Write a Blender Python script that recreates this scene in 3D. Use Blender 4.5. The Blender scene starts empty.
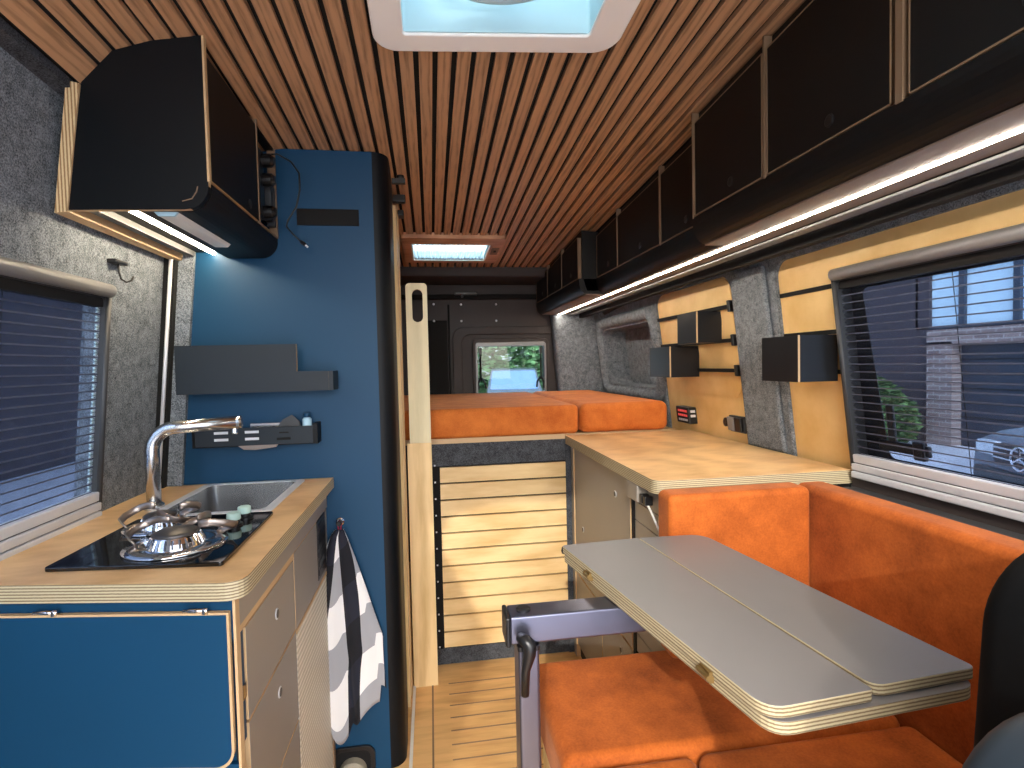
import bpy, bmesh, math, random
from mathutils import Vector, Matrix
random.seed(7)
SC = bpy.context.scene
COL = SC.collection
PI = math.pi

# ------------------------------------------------------------------ materials
def lin(c):
    return tuple((v/255/12.92 if v/255 <= .04045 else ((v/255+.055)/1.055)**2.4) for v in c) + (1,)

class NT:
    def __init__(s, name):
        s.m = bpy.data.materials.new(name); s.m.use_nodes = True
        s.t = s.m.node_tree; s.n = s.t.nodes; s.l = s.t.links
        s.b = s.n['Principled BSDF']
    def node(s, ty, **kw):
        n = s.n.new(ty)
        for k, v in kw.items():
            if k.startswith('_'): n.inputs[int(k[1:])].default_value = v
            else: setattr(n, k, v)
        return n
    def link(s, a, b): s.l.new(a, b)
    def coord(s, scale=(1, 1, 1), kind='Object'):
        tc = s.node('ShaderNodeTexCoord'); mp = s.node('ShaderNodeMapping')
        mp.inputs['Scale'].default_value = scale
        s.link(tc.outputs[kind], mp.inputs['Vector']); return mp.outputs[0]
    def noise(s, vec, scale, detail=4, rough=.55):
        n = s.node('ShaderNodeTexNoise'); n.inputs['Scale'].default_value = scale
        n.inputs['Detail'].default_value = detail; n.inputs['Roughness'].default_value = rough
        s.link(vec, n.inputs['Vector']); return n.outputs['Fac']
    def ramp(s, fac, stops):
        r = s.node('ShaderNodeValToRGB'); e = r.color_ramp.elements
        while len(e) < len(stops): e.new(.5)
        for el, (p, c) in zip(e, stops): el.position = p; el.color = c
        s.link(fac, r.inputs['Fac']); return r.outputs['Color']
    def bump(s, fac, strength=.3, dist=.002):
        b = s.node('ShaderNodeBump'); b.inputs['Strength'].default_value = strength
        b.inputs['Distance'].default_value = dist
        s.link(fac, b.inputs['Height']); s.link(b.outputs[0], s.b.inputs['Normal'])
    def set(s, **kw):
        for k, v in kw.items(): s.b.inputs[k].default_value = v
        return s

def plain(name, rgb, rough=.5, metal=0, spec=.5, var=.06, scale=6):
    t = NT(name); t.set(Roughness=rough, Metallic=metal)
    t.b.inputs['Specular IOR Level'].default_value = spec
    c = lin(rgb)
    a = tuple(min(1, v*(1-var)) for v in c[:3])+(1,); b = tuple(min(1, v*(1+var)) for v in c[:3])+(1,)
    t.link(t.ramp(t.noise(t.coord(), scale), [(.3, a), (.7, b)]), t.b.inputs['Base Color'])
    return t.m

def wood(name, dark, light, stretch=(18, 1.2, 18), rough=.5, fine=6, spec=.4, blot=.25):
    t = NT(name); t.set(Roughness=rough); t.b.inputs['Specular IOR Level'].default_value = spec
    v = t.coord(stretch)
    g = t.noise(v, fine, 6, .62)
    w = t.node('ShaderNodeTexWave'); w.wave_type = 'BANDS'; w.bands_direction = 'X'
    w.inputs['Scale'].default_value = .6; w.inputs['Distortion'].default_value = 9; w.inputs['Detail'].default_value = 3
    t.link(v, w.inputs['Vector'])
    mx = t.node('ShaderNodeMath', operation='MULTIPLY_ADD'); mx.inputs[1].default_value = .3; 
    t.link(w.outputs['Fac'], mx.inputs[0]); t.link(g, mx.inputs[2])
    bl = t.noise(t.coord((1, 1, 1)), 2.3, 2)
    m2 = t.node('ShaderNodeMath', operation='MULTIPLY_ADD'); m2.inputs[1].default_value = blot
    t.link(bl, m2.inputs[0]); t.link(mx.outputs[0], m2.inputs[2])
    t.link(t.ramp(m2.outputs[0], [(.45, lin(dark)), (.95, lin(light))]), t.b.inputs['Base Color'])
    t.bump(g, .12, .0006)
    return t.m

def ply_edge(name, light=(222, 196, 150), dark=(150, 116, 78), pitch=.0036, axis='Z'):
    t = NT(name); t.set(Roughness=.55)
    w = t.node('ShaderNodeTexWave'); w.wave_type = 'BANDS'; w.bands_direction = axis
    w.inputs['Scale'].default_value = .314/pitch; w.inputs['Distortion'].default_value = .6
    w.inputs['Detail Scale'].default_value = 4
    t.link(t.coord(), w.inputs['Vector'])
    t.link(t.ramp(w.outputs['Fac'], [(.25, lin(dark)), (.6, lin(light))]), t.b.inputs['Base Color'])
    return t.m

def carpet(name, a, b, scale=330):
    t = NT(name); t.set(Roughness=.95); t.b.inputs['Specular IOR Level'].default_value = .1
    n = t.noise(t.coord(), scale, 3, .7)
    n2 = t.noise(t.coord(), 40, 3, .6)
    mx = t.node('ShaderNodeMath', operation='MULTIPLY_ADD'); mx.inputs[1].default_value = .35
    t.link(n2, mx.inputs[0]); t.link(n, mx.inputs[2])
    t.link(t.ramp(mx.outputs[0], [(.5, lin(a)), (.85, lin(b))]), t.b.inputs['Base Color'])
    t.bump(n, .6, .003)
    return t.m

def velvet(name, a, b):
    t = NT(name); t.set(Roughness=.75); t.b.inputs['Specular IOR Level'].default_value = .2
    t.b.inputs['Sheen Weight'].default_value = .15; t.b.inputs['Sheen Roughness'].default_value = .45
    t.b.inputs['Sheen Tint'].default_value = lin((255, 205, 170))
    n = t.noise(t.coord((1, 1, 1)), 9, 4, .65); n2 = t.noise(t.coord(), 210, 3, .6)
    mx = t.node('ShaderNodeMath', operation='MULTIPLY_ADD'); mx.inputs[1].default_value = .45
    t.link(n2, mx.inputs[0]); t.link(n, mx.inputs[2])
    t.link(t.ramp(mx.outputs[0], [(.45, lin(a)), (.95, lin(b))]), t.b.inputs['Base Color'])
    t.bump(n2, .25, .001)
    return t.m

def emit(name, rgb, strength):
    t = NT(name); t.set(Roughness=.5); t.b.inputs['Base Color'].default_value = lin(rgb)
    t.b.inputs['Emission Color'].default_value = lin(rgb); t.b.inputs['Emission Strength'].default_value = strength
    return t.m

def glass(name, tint, gloss=.06):
    t = NT(name); n = t.n; out = n['Material Output']
    tr = n.new('ShaderNodeBsdfTransparent'); tr.inputs[0].default_value = tint
    gl = n.new('ShaderNodeBsdfGlossy'); gl.inputs['Roughness'].default_value = .02
    mx = n.new('ShaderNodeMixShader'); mx.inputs[0].default_value = gloss
    t.link(tr.outputs[0], mx.inputs[1]); t.link(gl.outputs[0], mx.inputs[2]); t.link(mx.outputs[0], out.inputs['Surface'])
    n.remove(t.b); return t.m

def sheer(name, rgb, see, tint=(1, 1, 1, 1), translucent=.4):
    t = NT(name); n = t.n; out = n['Material Output']
    tr = n.new('ShaderNodeBsdfTransparent'); tr.inputs[0].default_value = tint
    df = n.new('ShaderNodeBsdfDiffuse'); df.inputs[0].default_value = lin(rgb)
    tl = n.new('ShaderNodeBsdfTranslucent'); tl.inputs[0].default_value = lin(rgb)
    m0 = n.new('ShaderNodeMixShader'); m0.inputs[0].default_value = translucent
    t.link(df.outputs[0], m0.inputs[1]); t.link(tl.outputs[0], m0.inputs[2])
    mx = n.new('ShaderNodeMixShader'); mx.inputs[0].default_value = see
    t.link(m0.outputs[0], mx.inputs[1]); t.link(tr.outputs[0], mx.inputs[2]); t.link(mx.outputs[0], out.inputs['Surface'])
    n.remove(t.b); return t.m

M = {}
M['slat'] = wood('ceiling oak', (112, 82, 58), (190, 146, 108), (34, 1.6, 34), .5, 5, .35, .5)
M['birch'] = wood('birch plywood', (222, 180, 112), (240, 204, 142), (3, 3, 3), .42, 3)
M['birch_x'] = wood('birch plywood lengthwise', (204, 166, 110), (232, 202, 150), (1.2, 7, 7), .42, 4)
M['birch_v'] = wood('birch plywood upright', (200, 166, 112), (232, 202, 150), (8, 8, 1), .45, 4)
M['pale'] = wood('pale birch board', (196, 186, 148), (222, 210, 172), (8, 8, 1), .45, 4)
M['top'] = wood('oiled birch worktop', (198, 154, 102), (230, 190, 136), (3, 7, 3), .33, 4)
M['floor'] = wood('birch floor', (190, 146, 92), (226, 182, 122), (1.3, 9, 9), .4, 4)
M['ply'] = ply_edge('ply edge', (186, 174, 142), (118, 102, 76), pitch=.0048)
M['plyx'] = ply_edge('ply edge upright', pitch=.006, axis='X')
M['plyy'] = ply_edge('ply edge sideways', pitch=.006, axis='Y')
M['edge'] = plain('ply edging', (196, 164, 122), .55)
M['edge_dark'] = plain('dark ply edging', (128, 104, 80), .6)  # darker tone of the ply edging
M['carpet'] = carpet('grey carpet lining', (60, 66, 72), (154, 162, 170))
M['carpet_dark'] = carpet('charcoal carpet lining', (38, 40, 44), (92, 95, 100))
M['blue'] = plain('blue laminate', (8, 60, 92), .5, spec=.3, var=.05, scale=2)
M['black'] = plain('black laminate', (17, 16, 16), .5, spec=.25, var=.08, scale=3)
M['blackblue'] = plain('anthracite laminate', (7, 11, 16), .5, spec=.22, var=.08, scale=3)
M['box'] = plain('black laminate box', (26, 27, 30), .35, spec=.35, var=.08, scale=3)
M['shelf'] = plain('anthracite shelf board', (32, 40, 48), .5, spec=.3, var=.05)
M['grey'] = plain('grey laminate', (136, 130, 122), .38, var=.04, scale=3)
M['table'] = plain('table laminate', (112, 110, 110), .36, var=.05, scale=4)
M['gap'] = plain('black gap', (10, 9, 9), .9)
M['rear'] = plain('dark rear lining', (54, 47, 46), .62, var=.12, scale=5)
M['plastic'] = plain('black plastic', (18, 18, 20), .35)
M['rubber'] = plain('dark grey plastic', (52, 54, 57), .5)
M['frame'] = plain('window frame grey', (138, 138, 140), .35, metal=.2)
M['silver'] = plain('silver rail', (212, 215, 221), .35, metal=.2)
M['steel'] = plain('brushed steel', (205, 205, 205), .22, metal=1)
M['chrome'] = plain('polished steel', (225, 225, 228), .08, metal=1)
M['iron'] = plain('steel pan support', (150, 138, 130), .3, metal=.85)
M['alu'] = plain('satin aluminium', (112, 114, 132), .3, metal=.9)
M['hob'] = plain('black hob glass', (6, 7, 9), .06, spec=.7)
M['cap'] = plain('burner cap', (84, 80, 78), .4, metal=.7)
M['knob'] = plain('pale green knob', (176, 206, 196), .4)
M['brass'] = plain('dull brass', (150, 124, 78), .4, metal=.8)
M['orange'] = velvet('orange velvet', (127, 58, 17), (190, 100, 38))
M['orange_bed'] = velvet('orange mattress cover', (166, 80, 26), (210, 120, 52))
M['seat'] = plain('black seat fabric', (7, 8, 10), .9, spec=.15, var=.2, scale=60)
M['seat_blue'] = plain('blue grey seat trim', (26, 38, 48), .55, var=.1, scale=20)
M['cream'] = plain('cream plastic', (242, 238, 232), .45, var=.02)
M['cyan'] = plain('pale blue plastic', (172, 198, 204), .45, var=.03)
M['white'] = plain('white plastic', (226, 226, 222), .4, var=.02)
M['lens'] = plain('pale blue diffuser', (170, 205, 222), .4, var=.02)
M['skyframe'] = wood('rooflight frame', (176, 126, 92), (214, 166, 128), (2, 9, 9), .5, 4)
M['led'] = emit('lit strip', (255, 240, 220), 26)
M['ledl'] = emit('lit kitchen strip', (255, 234, 200), 32)
M['red'] = emit('red display', (190, 70, 64), .25)
M['redloop'] = plain('red loop', (150, 40, 70), .7)
M['glass'] = glass('tinted window', (.56, .64, .74, 1), .035)
M['glass_rear'] = glass('rear window glass', (.60, .68, .72, 1), .03)
M['blind'] = sheer('black pleated mesh', (52, 54, 62), .62, (.93, .95, 1, 1), .4)
M['blind_left'] = sheer('dark pleated mesh', (60, 62, 74), .42, (.9, .93, 1, 1), .35)
M['fold'] = plain('pleat fold', (70, 76, 94), .8)
M['lit_taupe'] = plain('taupe laminate', (128, 110, 98), .5, spec=.3)  # strip light glow on the dark underside, put into this brown
M['skyblind'] = sheer('pale pleated blind', (190, 205, 215), .5, (.9, .95, 1, 1), .65)
M['dome'] = sheer('white roof dome', (215, 232, 236), .4, (.9, 1, 1, 1), .8)
M['paving'] = plain('pale paving', (205, 208, 216), .9, var=.08, scale=1.2)
M['darkwall'] = plain('dark house cladding', (62, 54, 60), .8, var=.1, scale=2)
M['garage'] = plain('dark garage door', (44, 52, 66), .5, var=.08)
M['winpane'] = plain('pale window pane', (206, 232, 245), .15, var=.05, scale=1)
M['winframe'] = plain('dark window bars', (50, 60, 76), .5)
M['leaf'] = plain('hedge leaves', (84, 112, 58), .7, var=.55, scale=8)
M['leaf2'] = plain('tree leaves', (110, 150, 100), .7, var=.5, scale=5)
M['trunk'] = plain('tree bark', (84, 68, 54), .9, var=.2)
M['car'] = plain('silver car paint', (120, 130, 142), .25, metal=.3)
M['cardark'] = plain('dark car paint', (34, 36, 42), .25, metal=.3)
M['windscreen'] = plain('car windscreen', (120, 150, 190), .05, spec=.9)
M['tyre'] = plain('tyre', (22, 22, 23), .9)
M['headlight'] = plain('headlight', (220, 228, 234), .1, spec=.8)
M['beige'] = plain('beige plastic', (168, 160, 140), .5)

def brick_mat():
    t = NT('pale brick'); t.set(Roughness=.9)
    b = t.node('ShaderNodeTexBrick'); b.inputs['Scale'].default_value = 1
    b.inputs['Color1'].default_value = lin((150, 128, 122)); b.inputs['Color2'].default_value = lin((120, 100, 98))
    b.inputs['Mortar'].default_value = lin((176, 166, 160)); b.inputs['Brick Width'].default_value = .24
    b.inputs['Row Height'].default_value = .08; b.inputs['Mortar Size'].default_value = .012
    mp = t.node('ShaderNodeMapping'); mp.inputs['Rotation'].default_value = (PI/2, 0, PI/2)
    tc = t.node('ShaderNodeTexCoord'); sx = t.node('ShaderNodeSeparateXYZ'); cx = t.node('ShaderNodeCombineXYZ')
    t.link(tc.outputs['Object'], sx.inputs[0]); t.link(sx.outputs[1], cx.inputs[0]); t.link(sx.outputs[2], cx.inputs[1])
    t.link(cx.outputs[0], b.inputs['Vector']); t.link(b.outputs['Color'], t.b.inputs['Base Color'])
    return t.m
M['brick'] = brick_mat()

def tambour_mat():
    t = NT('ribbed white shutter'); t.set(Roughness=.55)
    w = t.node('ShaderNodeTexWave'); w.wave_type = 'BANDS'; w.bands_direction = 'Z'
    w.inputs['Scale'].default_value = 22; t.link(t.coord(), w.inputs['Vector'])
    t.link(t.ramp(w.outputs['Fac'], [(.1, lin((196, 188, 172))), (.6, lin((226, 220, 206)))]), t.b.inputs['Base Color'])
    t.bump(w.outputs['Fac'], .6, .004)
    return t.m
M['tambour'] = tambour_mat()
def SK(u, v, a): return (u, a+.17*(-.3135-u), v)
def SKB(u, v, w): return (u, v+.17*(-.3135-u), w)

def towel_mat():
    t = NT('checked cotton towel'); t.set(Roughness=.9)
    tc = t.node('ShaderNodeTexCoord'); sx = t.node('ShaderNodeSeparateXYZ'); t.link(tc.outputs['UV'], sx.inputs[0])
    def band(o, f):
        m = t.node('ShaderNodeMath', operation='MULTIPLY'); m.inputs[1].default_value = f; t.link(o, m.inputs[0])
        r = t.node('ShaderNodeMath', operation='FRACT'); t.link(m.outputs[0], r.inputs[0])
        g = t.node('ShaderNodeMath', operation='GREATER_THAN'); g.inputs[1].default_value = .5; t.link(r.outputs[0], g.inputs[0]); return g.outputs[0]
    a = band(sx.outputs[0], 1.75); b = band(sx.outputs[1], 2.7)
    lo = t.node('ShaderNodeMix', data_type='RGBA'); lo.inputs[6].default_value = lin((236, 236, 236)); lo.inputs[7].default_value = lin((160, 162, 168))
    hi = t.node('ShaderNodeMix', data_type='RGBA'); hi.inputs[6].default_value = lin((30, 32, 46)); hi.inputs[7].default_value = lin((16, 17, 26))
    t.link(b, lo.inputs[0]); t.link(b, hi.inputs[0])
    m = t.node('ShaderNodeMix', data_type='RGBA'); t.link(a, m.inputs[0]); t.link(lo.outputs[2], m.inputs[6]); t.link(hi.outputs[2], m.inputs[7])
    t.link(m.outputs[2], t.b.inputs['Base Color'])
    t.bump(t.noise(t.coord(), 500, 2), .3, .001)
    return t.m
M['towel'] = towel_mat()

# ------------------------------------------------------------------ mesh builder
class MB:
    def __init__(s): s.bm = bmesh.new()
    def poly3(s, pts):
        return s.bm.faces.new([s.bm.verts.new(p) for p in pts])
    def hexa(s, p):          # eight points: bottom 4 (ccw), top 4
        v = [s.bm.verts.new(q) for q in p]
        for f in ((3, 2, 1, 0), (4, 5, 6, 7), (0, 1, 5, 4), (1, 2, 6, 5), (2, 3, 7, 6), (3, 0, 4, 7)):
            s.bm.faces.new([v[i] for i in f])
        return s
    def box(s, x0, x1, y0, y1, z0, z1, fn=None):
        p = [(x0, y0, z0), (x1, y0, z0), (x1, y1, z0), (x0, y1, z0), (x0, y0, z1), (x1, y0, z1), (x1, y1, z1), (x0, y1, z1)]
        if fn: p = [fn(*q) for q in p]
        return s.hexa(p)
    def prism(s, pts, a0, a1, fn):   # pts 2d, fn(u,v,a)->xyz
        A = [s.bm.verts.new(fn(u, v, a0)) for u, v in pts]; B = [s.bm.verts.new(fn(u, v, a1)) for u, v in pts]
        n = len(pts)
        s.bm.faces.new(A[::-1]); s.bm.faces.new(B)
        for i in range(n): s.bm.faces.new([A[i], A[(i+1) % n], B[(i+1) % n], B[i]])
        return s
    def holed(s, outer, holes, fn, a0, a1):   # plate with holes and thickness
        tb = bmesh.new(); loops = []
        for L in [outer]+holes:
            vs = [tb.verts.new((u, v, 0)) for u, v in L]; loops.append(len(vs))
            for i in range(len(vs)): tb.edges.new((vs[i], vs[(i+1) % len(vs)]))
        bmesh.ops.triangle_fill(tb, use_beauty=True, use_dissolve=False, edges=tb.edges[:], normal=(0, 0, 1))
        tb.verts.ensure_lookup_table(); tb.verts.index_update()
        A = [s.bm.verts.new(fn(v.co.x, v.co.y, a0)) for v in tb.verts]; B = [s.bm.verts.new(fn(v.co.x, v.co.y, a1)) for v in tb.verts]
        for f in tb.faces:
            ix = [v.index for v in f.verts]
            s.bm.faces.new([A[i] for i in ix]); s.bm.faces.new([B[i] for i in ix[::-1]])
        o = 0
        for n in loops:
            for i in range(n):
                a, b = o+i, o+(i+1) % n
                s.bm.faces.new([A[a], B[a], B[b], A[b]])
            o += n
        tb.free(); return s
    def tube(s, pts, r, n=10, cap=True, flat=None):
        pts = [Vector(p) for p in pts]; rings = []; N = len(pts)
        up = None
        for i, p in enumerate(pts):
            d = (pts[min(i+1, N-1)]-pts[max(i-1, 0)]).normalized()
            if up is None:
                up = Vector((0, 0, 1)) if abs(d.z) < .9 else Vector((1, 0, 0))
            a = d.cross(up).normalized(); b = a.cross(d).normalized(); up = b
            rr = r[i] if isinstance(r, (list, tuple)) else r
            ra, rb = (rr, rr) if flat is None else (rr*flat[0], rr*flat[1])
            rings.append([s.bm.verts.new(p+a*ra*math.cos(2*PI*k/n)+b*rb*math.sin(2*PI*k/n)) for k in range(n)])
        for A, B in zip(rings, rings[1:]):
            for k in range(n): s.bm.faces.new([A[k], A[(k+1) % n], B[(k+1) % n], B[k]])
        if cap: s.bm.faces.new(rings[0][::-1]); s.bm.faces.new(rings[-1])
        return s
    def lathe(s, c, prof, axis='z', n=24):
        c = Vector(c); rings = []
        def P(r, h, a):
            x, y = r*math.cos(a), r*math.sin(a)
            return c+Vector({'z': (x, y, h), 'x': (h, x, y), 'y': (x, h, y)}[axis])
        for r, h in prof: rings.append([s.bm.verts.new(P(max(r, 1e-4), h, 2*PI*k/n)) for k in range(n)])
        for A, B in zip(rings, rings[1:]):
            for k in range(n): s.bm.faces.new([A[k], A[(k+1) % n], B[(k+1) % n], B[k]])
        s.bm.faces.new(rings[0][::-1]); s.bm.faces.new(rings[-1])
        return s
    def build(s, name, mat, parent=None, bevel=0, seg=2, smooth=False, pick=None, off=None):
        bm = s.bm
        bmesh.ops.recalc_face_normals(bm, faces=bm.faces[:])
        o0 = Vector((0, 0, 0))
        if parent is not None: o0 = Vector(parent['_o']) if '_o' in parent else Vector((0, 0, 0))
        elif off is not None: o0 = Vector(off)
        else:
            lo = [min(v.co[i] for v in bm.verts) for i in range(3)]; hi = [max(v.co[i] for v in bm.verts) for i in range(3)]
            o0 = Vector(((lo[0]+hi[0])/2, (lo[1]+hi[1])/2, lo[2]))
        bmesh.ops.translate(bm, verts=bm.verts[:], vec=-o0)
        mats = mat if isinstance(mat, (list, tuple)) else [mat]
        if pick:
            for f in bm.faces: f.material_index = pick(f.normal)
        if smooth:
            for f in bm.faces: f.smooth = True
        me = bpy.data.meshes.new(name); bm.to_mesh(me); bm.free()
        for m in mats: me.materials.append(M[m] if isinstance(m, str) else m)
        o = bpy.data.objects.new(name, me); COL.objects.link(o)
        o['_o'] = tuple(o0)
        if parent is not None: o.parent = parent
        else: o.location = o0
        if bevel:
            b = o.modifiers.new('bevel', 'BEVEL'); b.width = bevel; b.segments = seg; b.limit_method = 'ANGLE'; b.angle_limit = .6
            b.harden_normals = False
            if seg > 2:
                for p in me.polygons: p.use_smooth = True
                w = o.modifiers.new('wn', 'WEIGHTED_NORMAL'); w.keep_sharp = True
        return o

def rr(u0, u1, v0, v1, r, n=6, c=(1, 1, 1, 1)):
    P = []
    for k, (cu, cv, a) in enumerate(((u1-r, v0+r, -PI/2), (u1-r, v1-r, 0), (u0+r, v1-r, PI/2), (u0+r, v0+r, PI))):
        if c[k]:
            P += [(cu+r*math.cos(a+PI/2*i/n), cv+r*math.sin(a+PI/2*i/n)) for i in range(n+1)]
        else:
            P.append(((u1, v0), (u1, v1), (u0, v1), (u0, v0))[k])
    return P

def round_poly(pts, radii, n=6):
    out = []; N = len(pts)
    for i in range(N):
        p = Vector(pts[i]); a = Vector(pts[i-1]); b = Vector(pts[(i+1) % N]); r = radii[i]
        if r <= 0: out.append(tuple(p)); continue
        da = (a-p).normalized(); db = (b-p).normalized()
        p0 = p+da*r; p1 = p+db*r
        for k in range(n+1):
            t = k/n; q = p0*(1-t)**2+p*2*t*(1-t)+p1*t*t; out.append(tuple(q))
    return out

def thing(name, label, cat, loc, group=None):
    o = bpy.data.objects.new(name, None); COL.objects.link(o); o.location = loc
    o.empty_display_size = .05
    o['_o'] = tuple(loc); o['label'] = label; o['category'] = cat
    if group: o['group'] = group
    return o
def tag(o, label, cat, group=None, kind=None):
    o['label'] = label; o['category'] = cat
    if group: o['group'] = group
    if kind: o['kind'] = kind
    return o
def struct(o, label, cat):
    o['kind'] = 'structure'; o['label'] = label; o['category'] = cat; return o
def ident(u, v, a): return (u, v, a)
def XZ(u, v, a): return (u, a, v)      # profile in x,z extruded along y
def YZ(u, v, a): return (a, u, v)      # profile in y,z extruded along x
def zpick(n): return 0 if abs(n.z) > .8 else 1
def xpick(n): return 0 if abs(n.x) > .8 else 1
def ypick(n): return 0 if abs(n.y) > .8 else 1

# ------------------------------------------------------------------ van shell
TILT = .055
def zc(x):    # ceiling cross-section relative to its centre line
    pts = [(-.80, -.118), (-.665, -.110), (-.64, -.106), (-.582, -.042), (-.515, -.02), (-.40, 0), (.76, 0), (.86, -.04), (1.02, -.30)]
    for (a, za), (b, zb) in zip(pts, pts[1:]):
        if x <= b: return za+(zb-za)*(x-a)/(b-a)
    return pts[-1][1]
def zceil(x, y): return 1.94-TILT*y+zc(x)
def xr(z): return 1.10-.118*max(0, z-.92)
def xl(z): return -.765+.09*max(0, z-.9)
def RW(u, v, w): return (xr(v)-w, u, v)
def LW(u, v, w): return (xl(v)+w, u, v)

YF = -.45   # how far the shell runs towards the front of the van
# floor
b = MB(); b.box(-.80, 1.12, YF, 3.42, -.03, 0)
flo = struct(b.build('floor', 'floor'), 'birch floor of the van with fine dark grooves across the aisle', 'floor')
for k in range(26):
    b = MB() if k == 0 else b
    y = .42+.0677*k
    if y < 2.1: b.box(.035, .515, y, y+.0045, -.002, .0012)
b.build('groove', 'edge_dark', flo)
b = MB(); b.box(-.028, -.022, .9, 2.05, -.001, .0012); b.build('board_joint', 'edge_dark', flo)
b = MB(); b.box(-.098, -.088, 1.0, 2.05, 0, .006); b.build('threshold_strip', 'white', flo)

# ceiling backing with rooflight openings, and slats as its pattern
FAN = (-.045, .338, .684, 1.094); SKY = (-.072, .304, 2.557, 2.837)
b = MB()
xs = [-.80, -.665, -.64, -.582, -.515, -.40]
outer = [(x, YF) for x in (-.40, .76)]+[(.76, 3.10), (-.40, 3.10)]
b.holed(outer, [[(FAN[0], FAN[2]), (FAN[1], FAN[2]), (FAN[1], FAN[3]), (FAN[0], FAN[3])], [(SKY[0], SKY[2]), (SKY[1], SKY[2]), (SKY[1], SKY[3]), (SKY[0], SKY[3])]],
        lambda u, v, a: (u, v, zceil(u, v)+a), .012, .03)
for xa, xb in zip(xs, xs[1:]):
    b.hexa([(xa, YF, zceil(xa, YF)+.012), (xb, YF, zceil(xb, YF)+.012), (xb, 3.1, zceil(xb, 3.1)+.012), (xa, 3.1, zceil(xa, 3.1)+.012),
            (xa, YF, zceil(xa, YF)+.03), (xb, YF, zceil(xb, YF)+.03), (xb, 3.1, zceil(xb, 3.1)+.03), (xa, 3.1, zceil(xa, 3.1)+.03)])
b.hexa([(.76, YF, zceil(.76, YF)+.012), (1.06, YF, zceil(1.02, YF)), (1.06, 3.1, zceil(1.02, 3.1)), (.76, 3.1, zceil(.76, 3.1)+.012),
        (.76, YF, zceil(.76, YF)+.03), (1.08, YF, zceil(1.02, YF)+.03), (1.08, 3.1, zceil(1.02, 3.1)+.03), (.76, 3.1, zceil(.76, 3.1)+.03)])
cei = struct(b.build('ceiling', 'gap'), 'van ceiling clad in brown wooden slats over black felt', 'ceiling')
b = MB()
def slat(xa, xb):
    rng = [(YF, 3.085)]
    for (x0, x1, y0, y1) in (FAN, SKY):
        if xb > x0-.01 and xa < x1+.01:
            new = []
            for p, q in rng:
                if y0 > p and y1 < q: new += [(p, y0-.012), (y1+.012, q)]
                else: new.append((p, q))
            rng = new
    for p, q in rng:
        b.hexa([(xa, p, zceil(xa, p)), (xb, p, zceil(xb, p)), (xb, q, zceil(xb, q)), (xa, q, zceil(xa, q)),
                (xa, p, zceil(xa, p)+.011), (xb, p, zceil(xb, p)+.011), (xb, q, zceil(xb, q)+.011), (xa, q, zceil(xa, q)+.011)])
gaps = [-.4325+.04217*i for i in range(10)]+[-.053+.0407*i for i in range(1, 21)]
for ga, gb in zip(gaps, gaps[1:]): slat(ga+.0059, gb-.0059)
for sa, sb in ((-.466, -.4384), (-.506, -.478), (-.542, -.5165), (-.576, -.554), (-.604, -.587), (-.641, -.6135)): slat(sa, sb)
b.build('ceiling_slats', 'slat', cei)

# right wall
b = MB()
P1 = rr(1.745, 2.375, .895, 1.515, .06, 6, (0, 1, 1, 0)); P2 = rr(.16, 1.505, .895, 1.508, .05, 6, (0, 1, 1, 0)); AL = rr(2.42, 3.20, 1.07, 1.43, .07)
b.holed([(YF, -.02), (3.42, -.02), (3.42, .92), (3.42, 1.64), (YF, 1.64), (YF, .92)], [P1, P2, AL], RW, 0, -.035)
wr = struct(b.build('wall_right', 'carpet'), 'grey carpeted right side wall of the van with recessed openings', 'wall')
b = MB(); b.holed(rr(2.36, 3.26, 1.02, 1.48, .07), [], RW, -.14, -.155)
b.holed(AL, [rr(2.44, 3.18, 1.09, 1.41, .06)], RW, -.0, -.145)
b.build('recess_lining', 'carpet', wr)
# raised rolls of carpet round the recesses
def ring_tube(bb, poly, fn, r, w=0):
    P = [fn(u, v, w) for u, v in poly]; P.append(P[0]); bb.tube(P, r, 8, cap=False)
b = MB(); ring_tube(b, rr(2.40, 3.22, 1.05, 1.45, .08), RW, .03); b.build('recess_roll', 'carpet', wr, smooth=True)
b = MB(); b.prism([(1.53, .925), (1.725, .925), (1.715, 1.51), (1.54, 1.51)], .0, .016, RW); b.build('pillar_pad', 'carpet', wr, bevel=.012, seg=3)

# plywood wall panels
def panel(name, label, poly, holes, slots, ends, w):
    b = MB(); b.holed(poly, holes, RW, -w, -w-.012)
    lo_v = min(v for u, v in poly); u0 = min(u for u, v in poly); u1 = max(u for u, v in poly)
    t = thing(name, label, 'wall panel', RW((u0+u1)/2, lo_v, 0))
    b.build('board', 'birch', t)
    return t
t1 = panel('plywood_wall_panel', 'small birch plywood wall panel behind the worktop, with sockets and three black rails',
           rr(1.73, 2.39, .88, 1.53, .02), [], None, None, .012)
b = MB(); b.holed(rr(1.757, 2.362, 1.085, 1.505, .045), [], RW, -.004, -.012); b.build('raised_board', 'birch', t1)
for v in (1.405, 1.287, 1.180):
    m = MB(); m.box(1.725, 2.335, v-.006, v+.006, 0, .0, fn=lambda u, vv, w: (0, 0, 0)) if False else None
    m.box(1.745, 2.35, v-.0065, v+.0065, -.006, .0105, fn=lambda u, vv, w: RW(u, vv, w))
    rail = m.build('rail', 'gap', t1)
    m = MB(); m.box(1.745, 1.759, v-.02, v+.02, -.004, .016, fn=lambda u, vv, w: RW(u, vv, w)); m.build('end_hook', 'plastic', rail, bevel=.003)
t2 = panel('plywood_wall_panel', 'large birch plywood wall panel around the big right hand window',
           rr(.17, 1.53, .88, 1.52, .02), [rr(.31, 1.256, .915, 1.435, .03)], None, None, .012)
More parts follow.
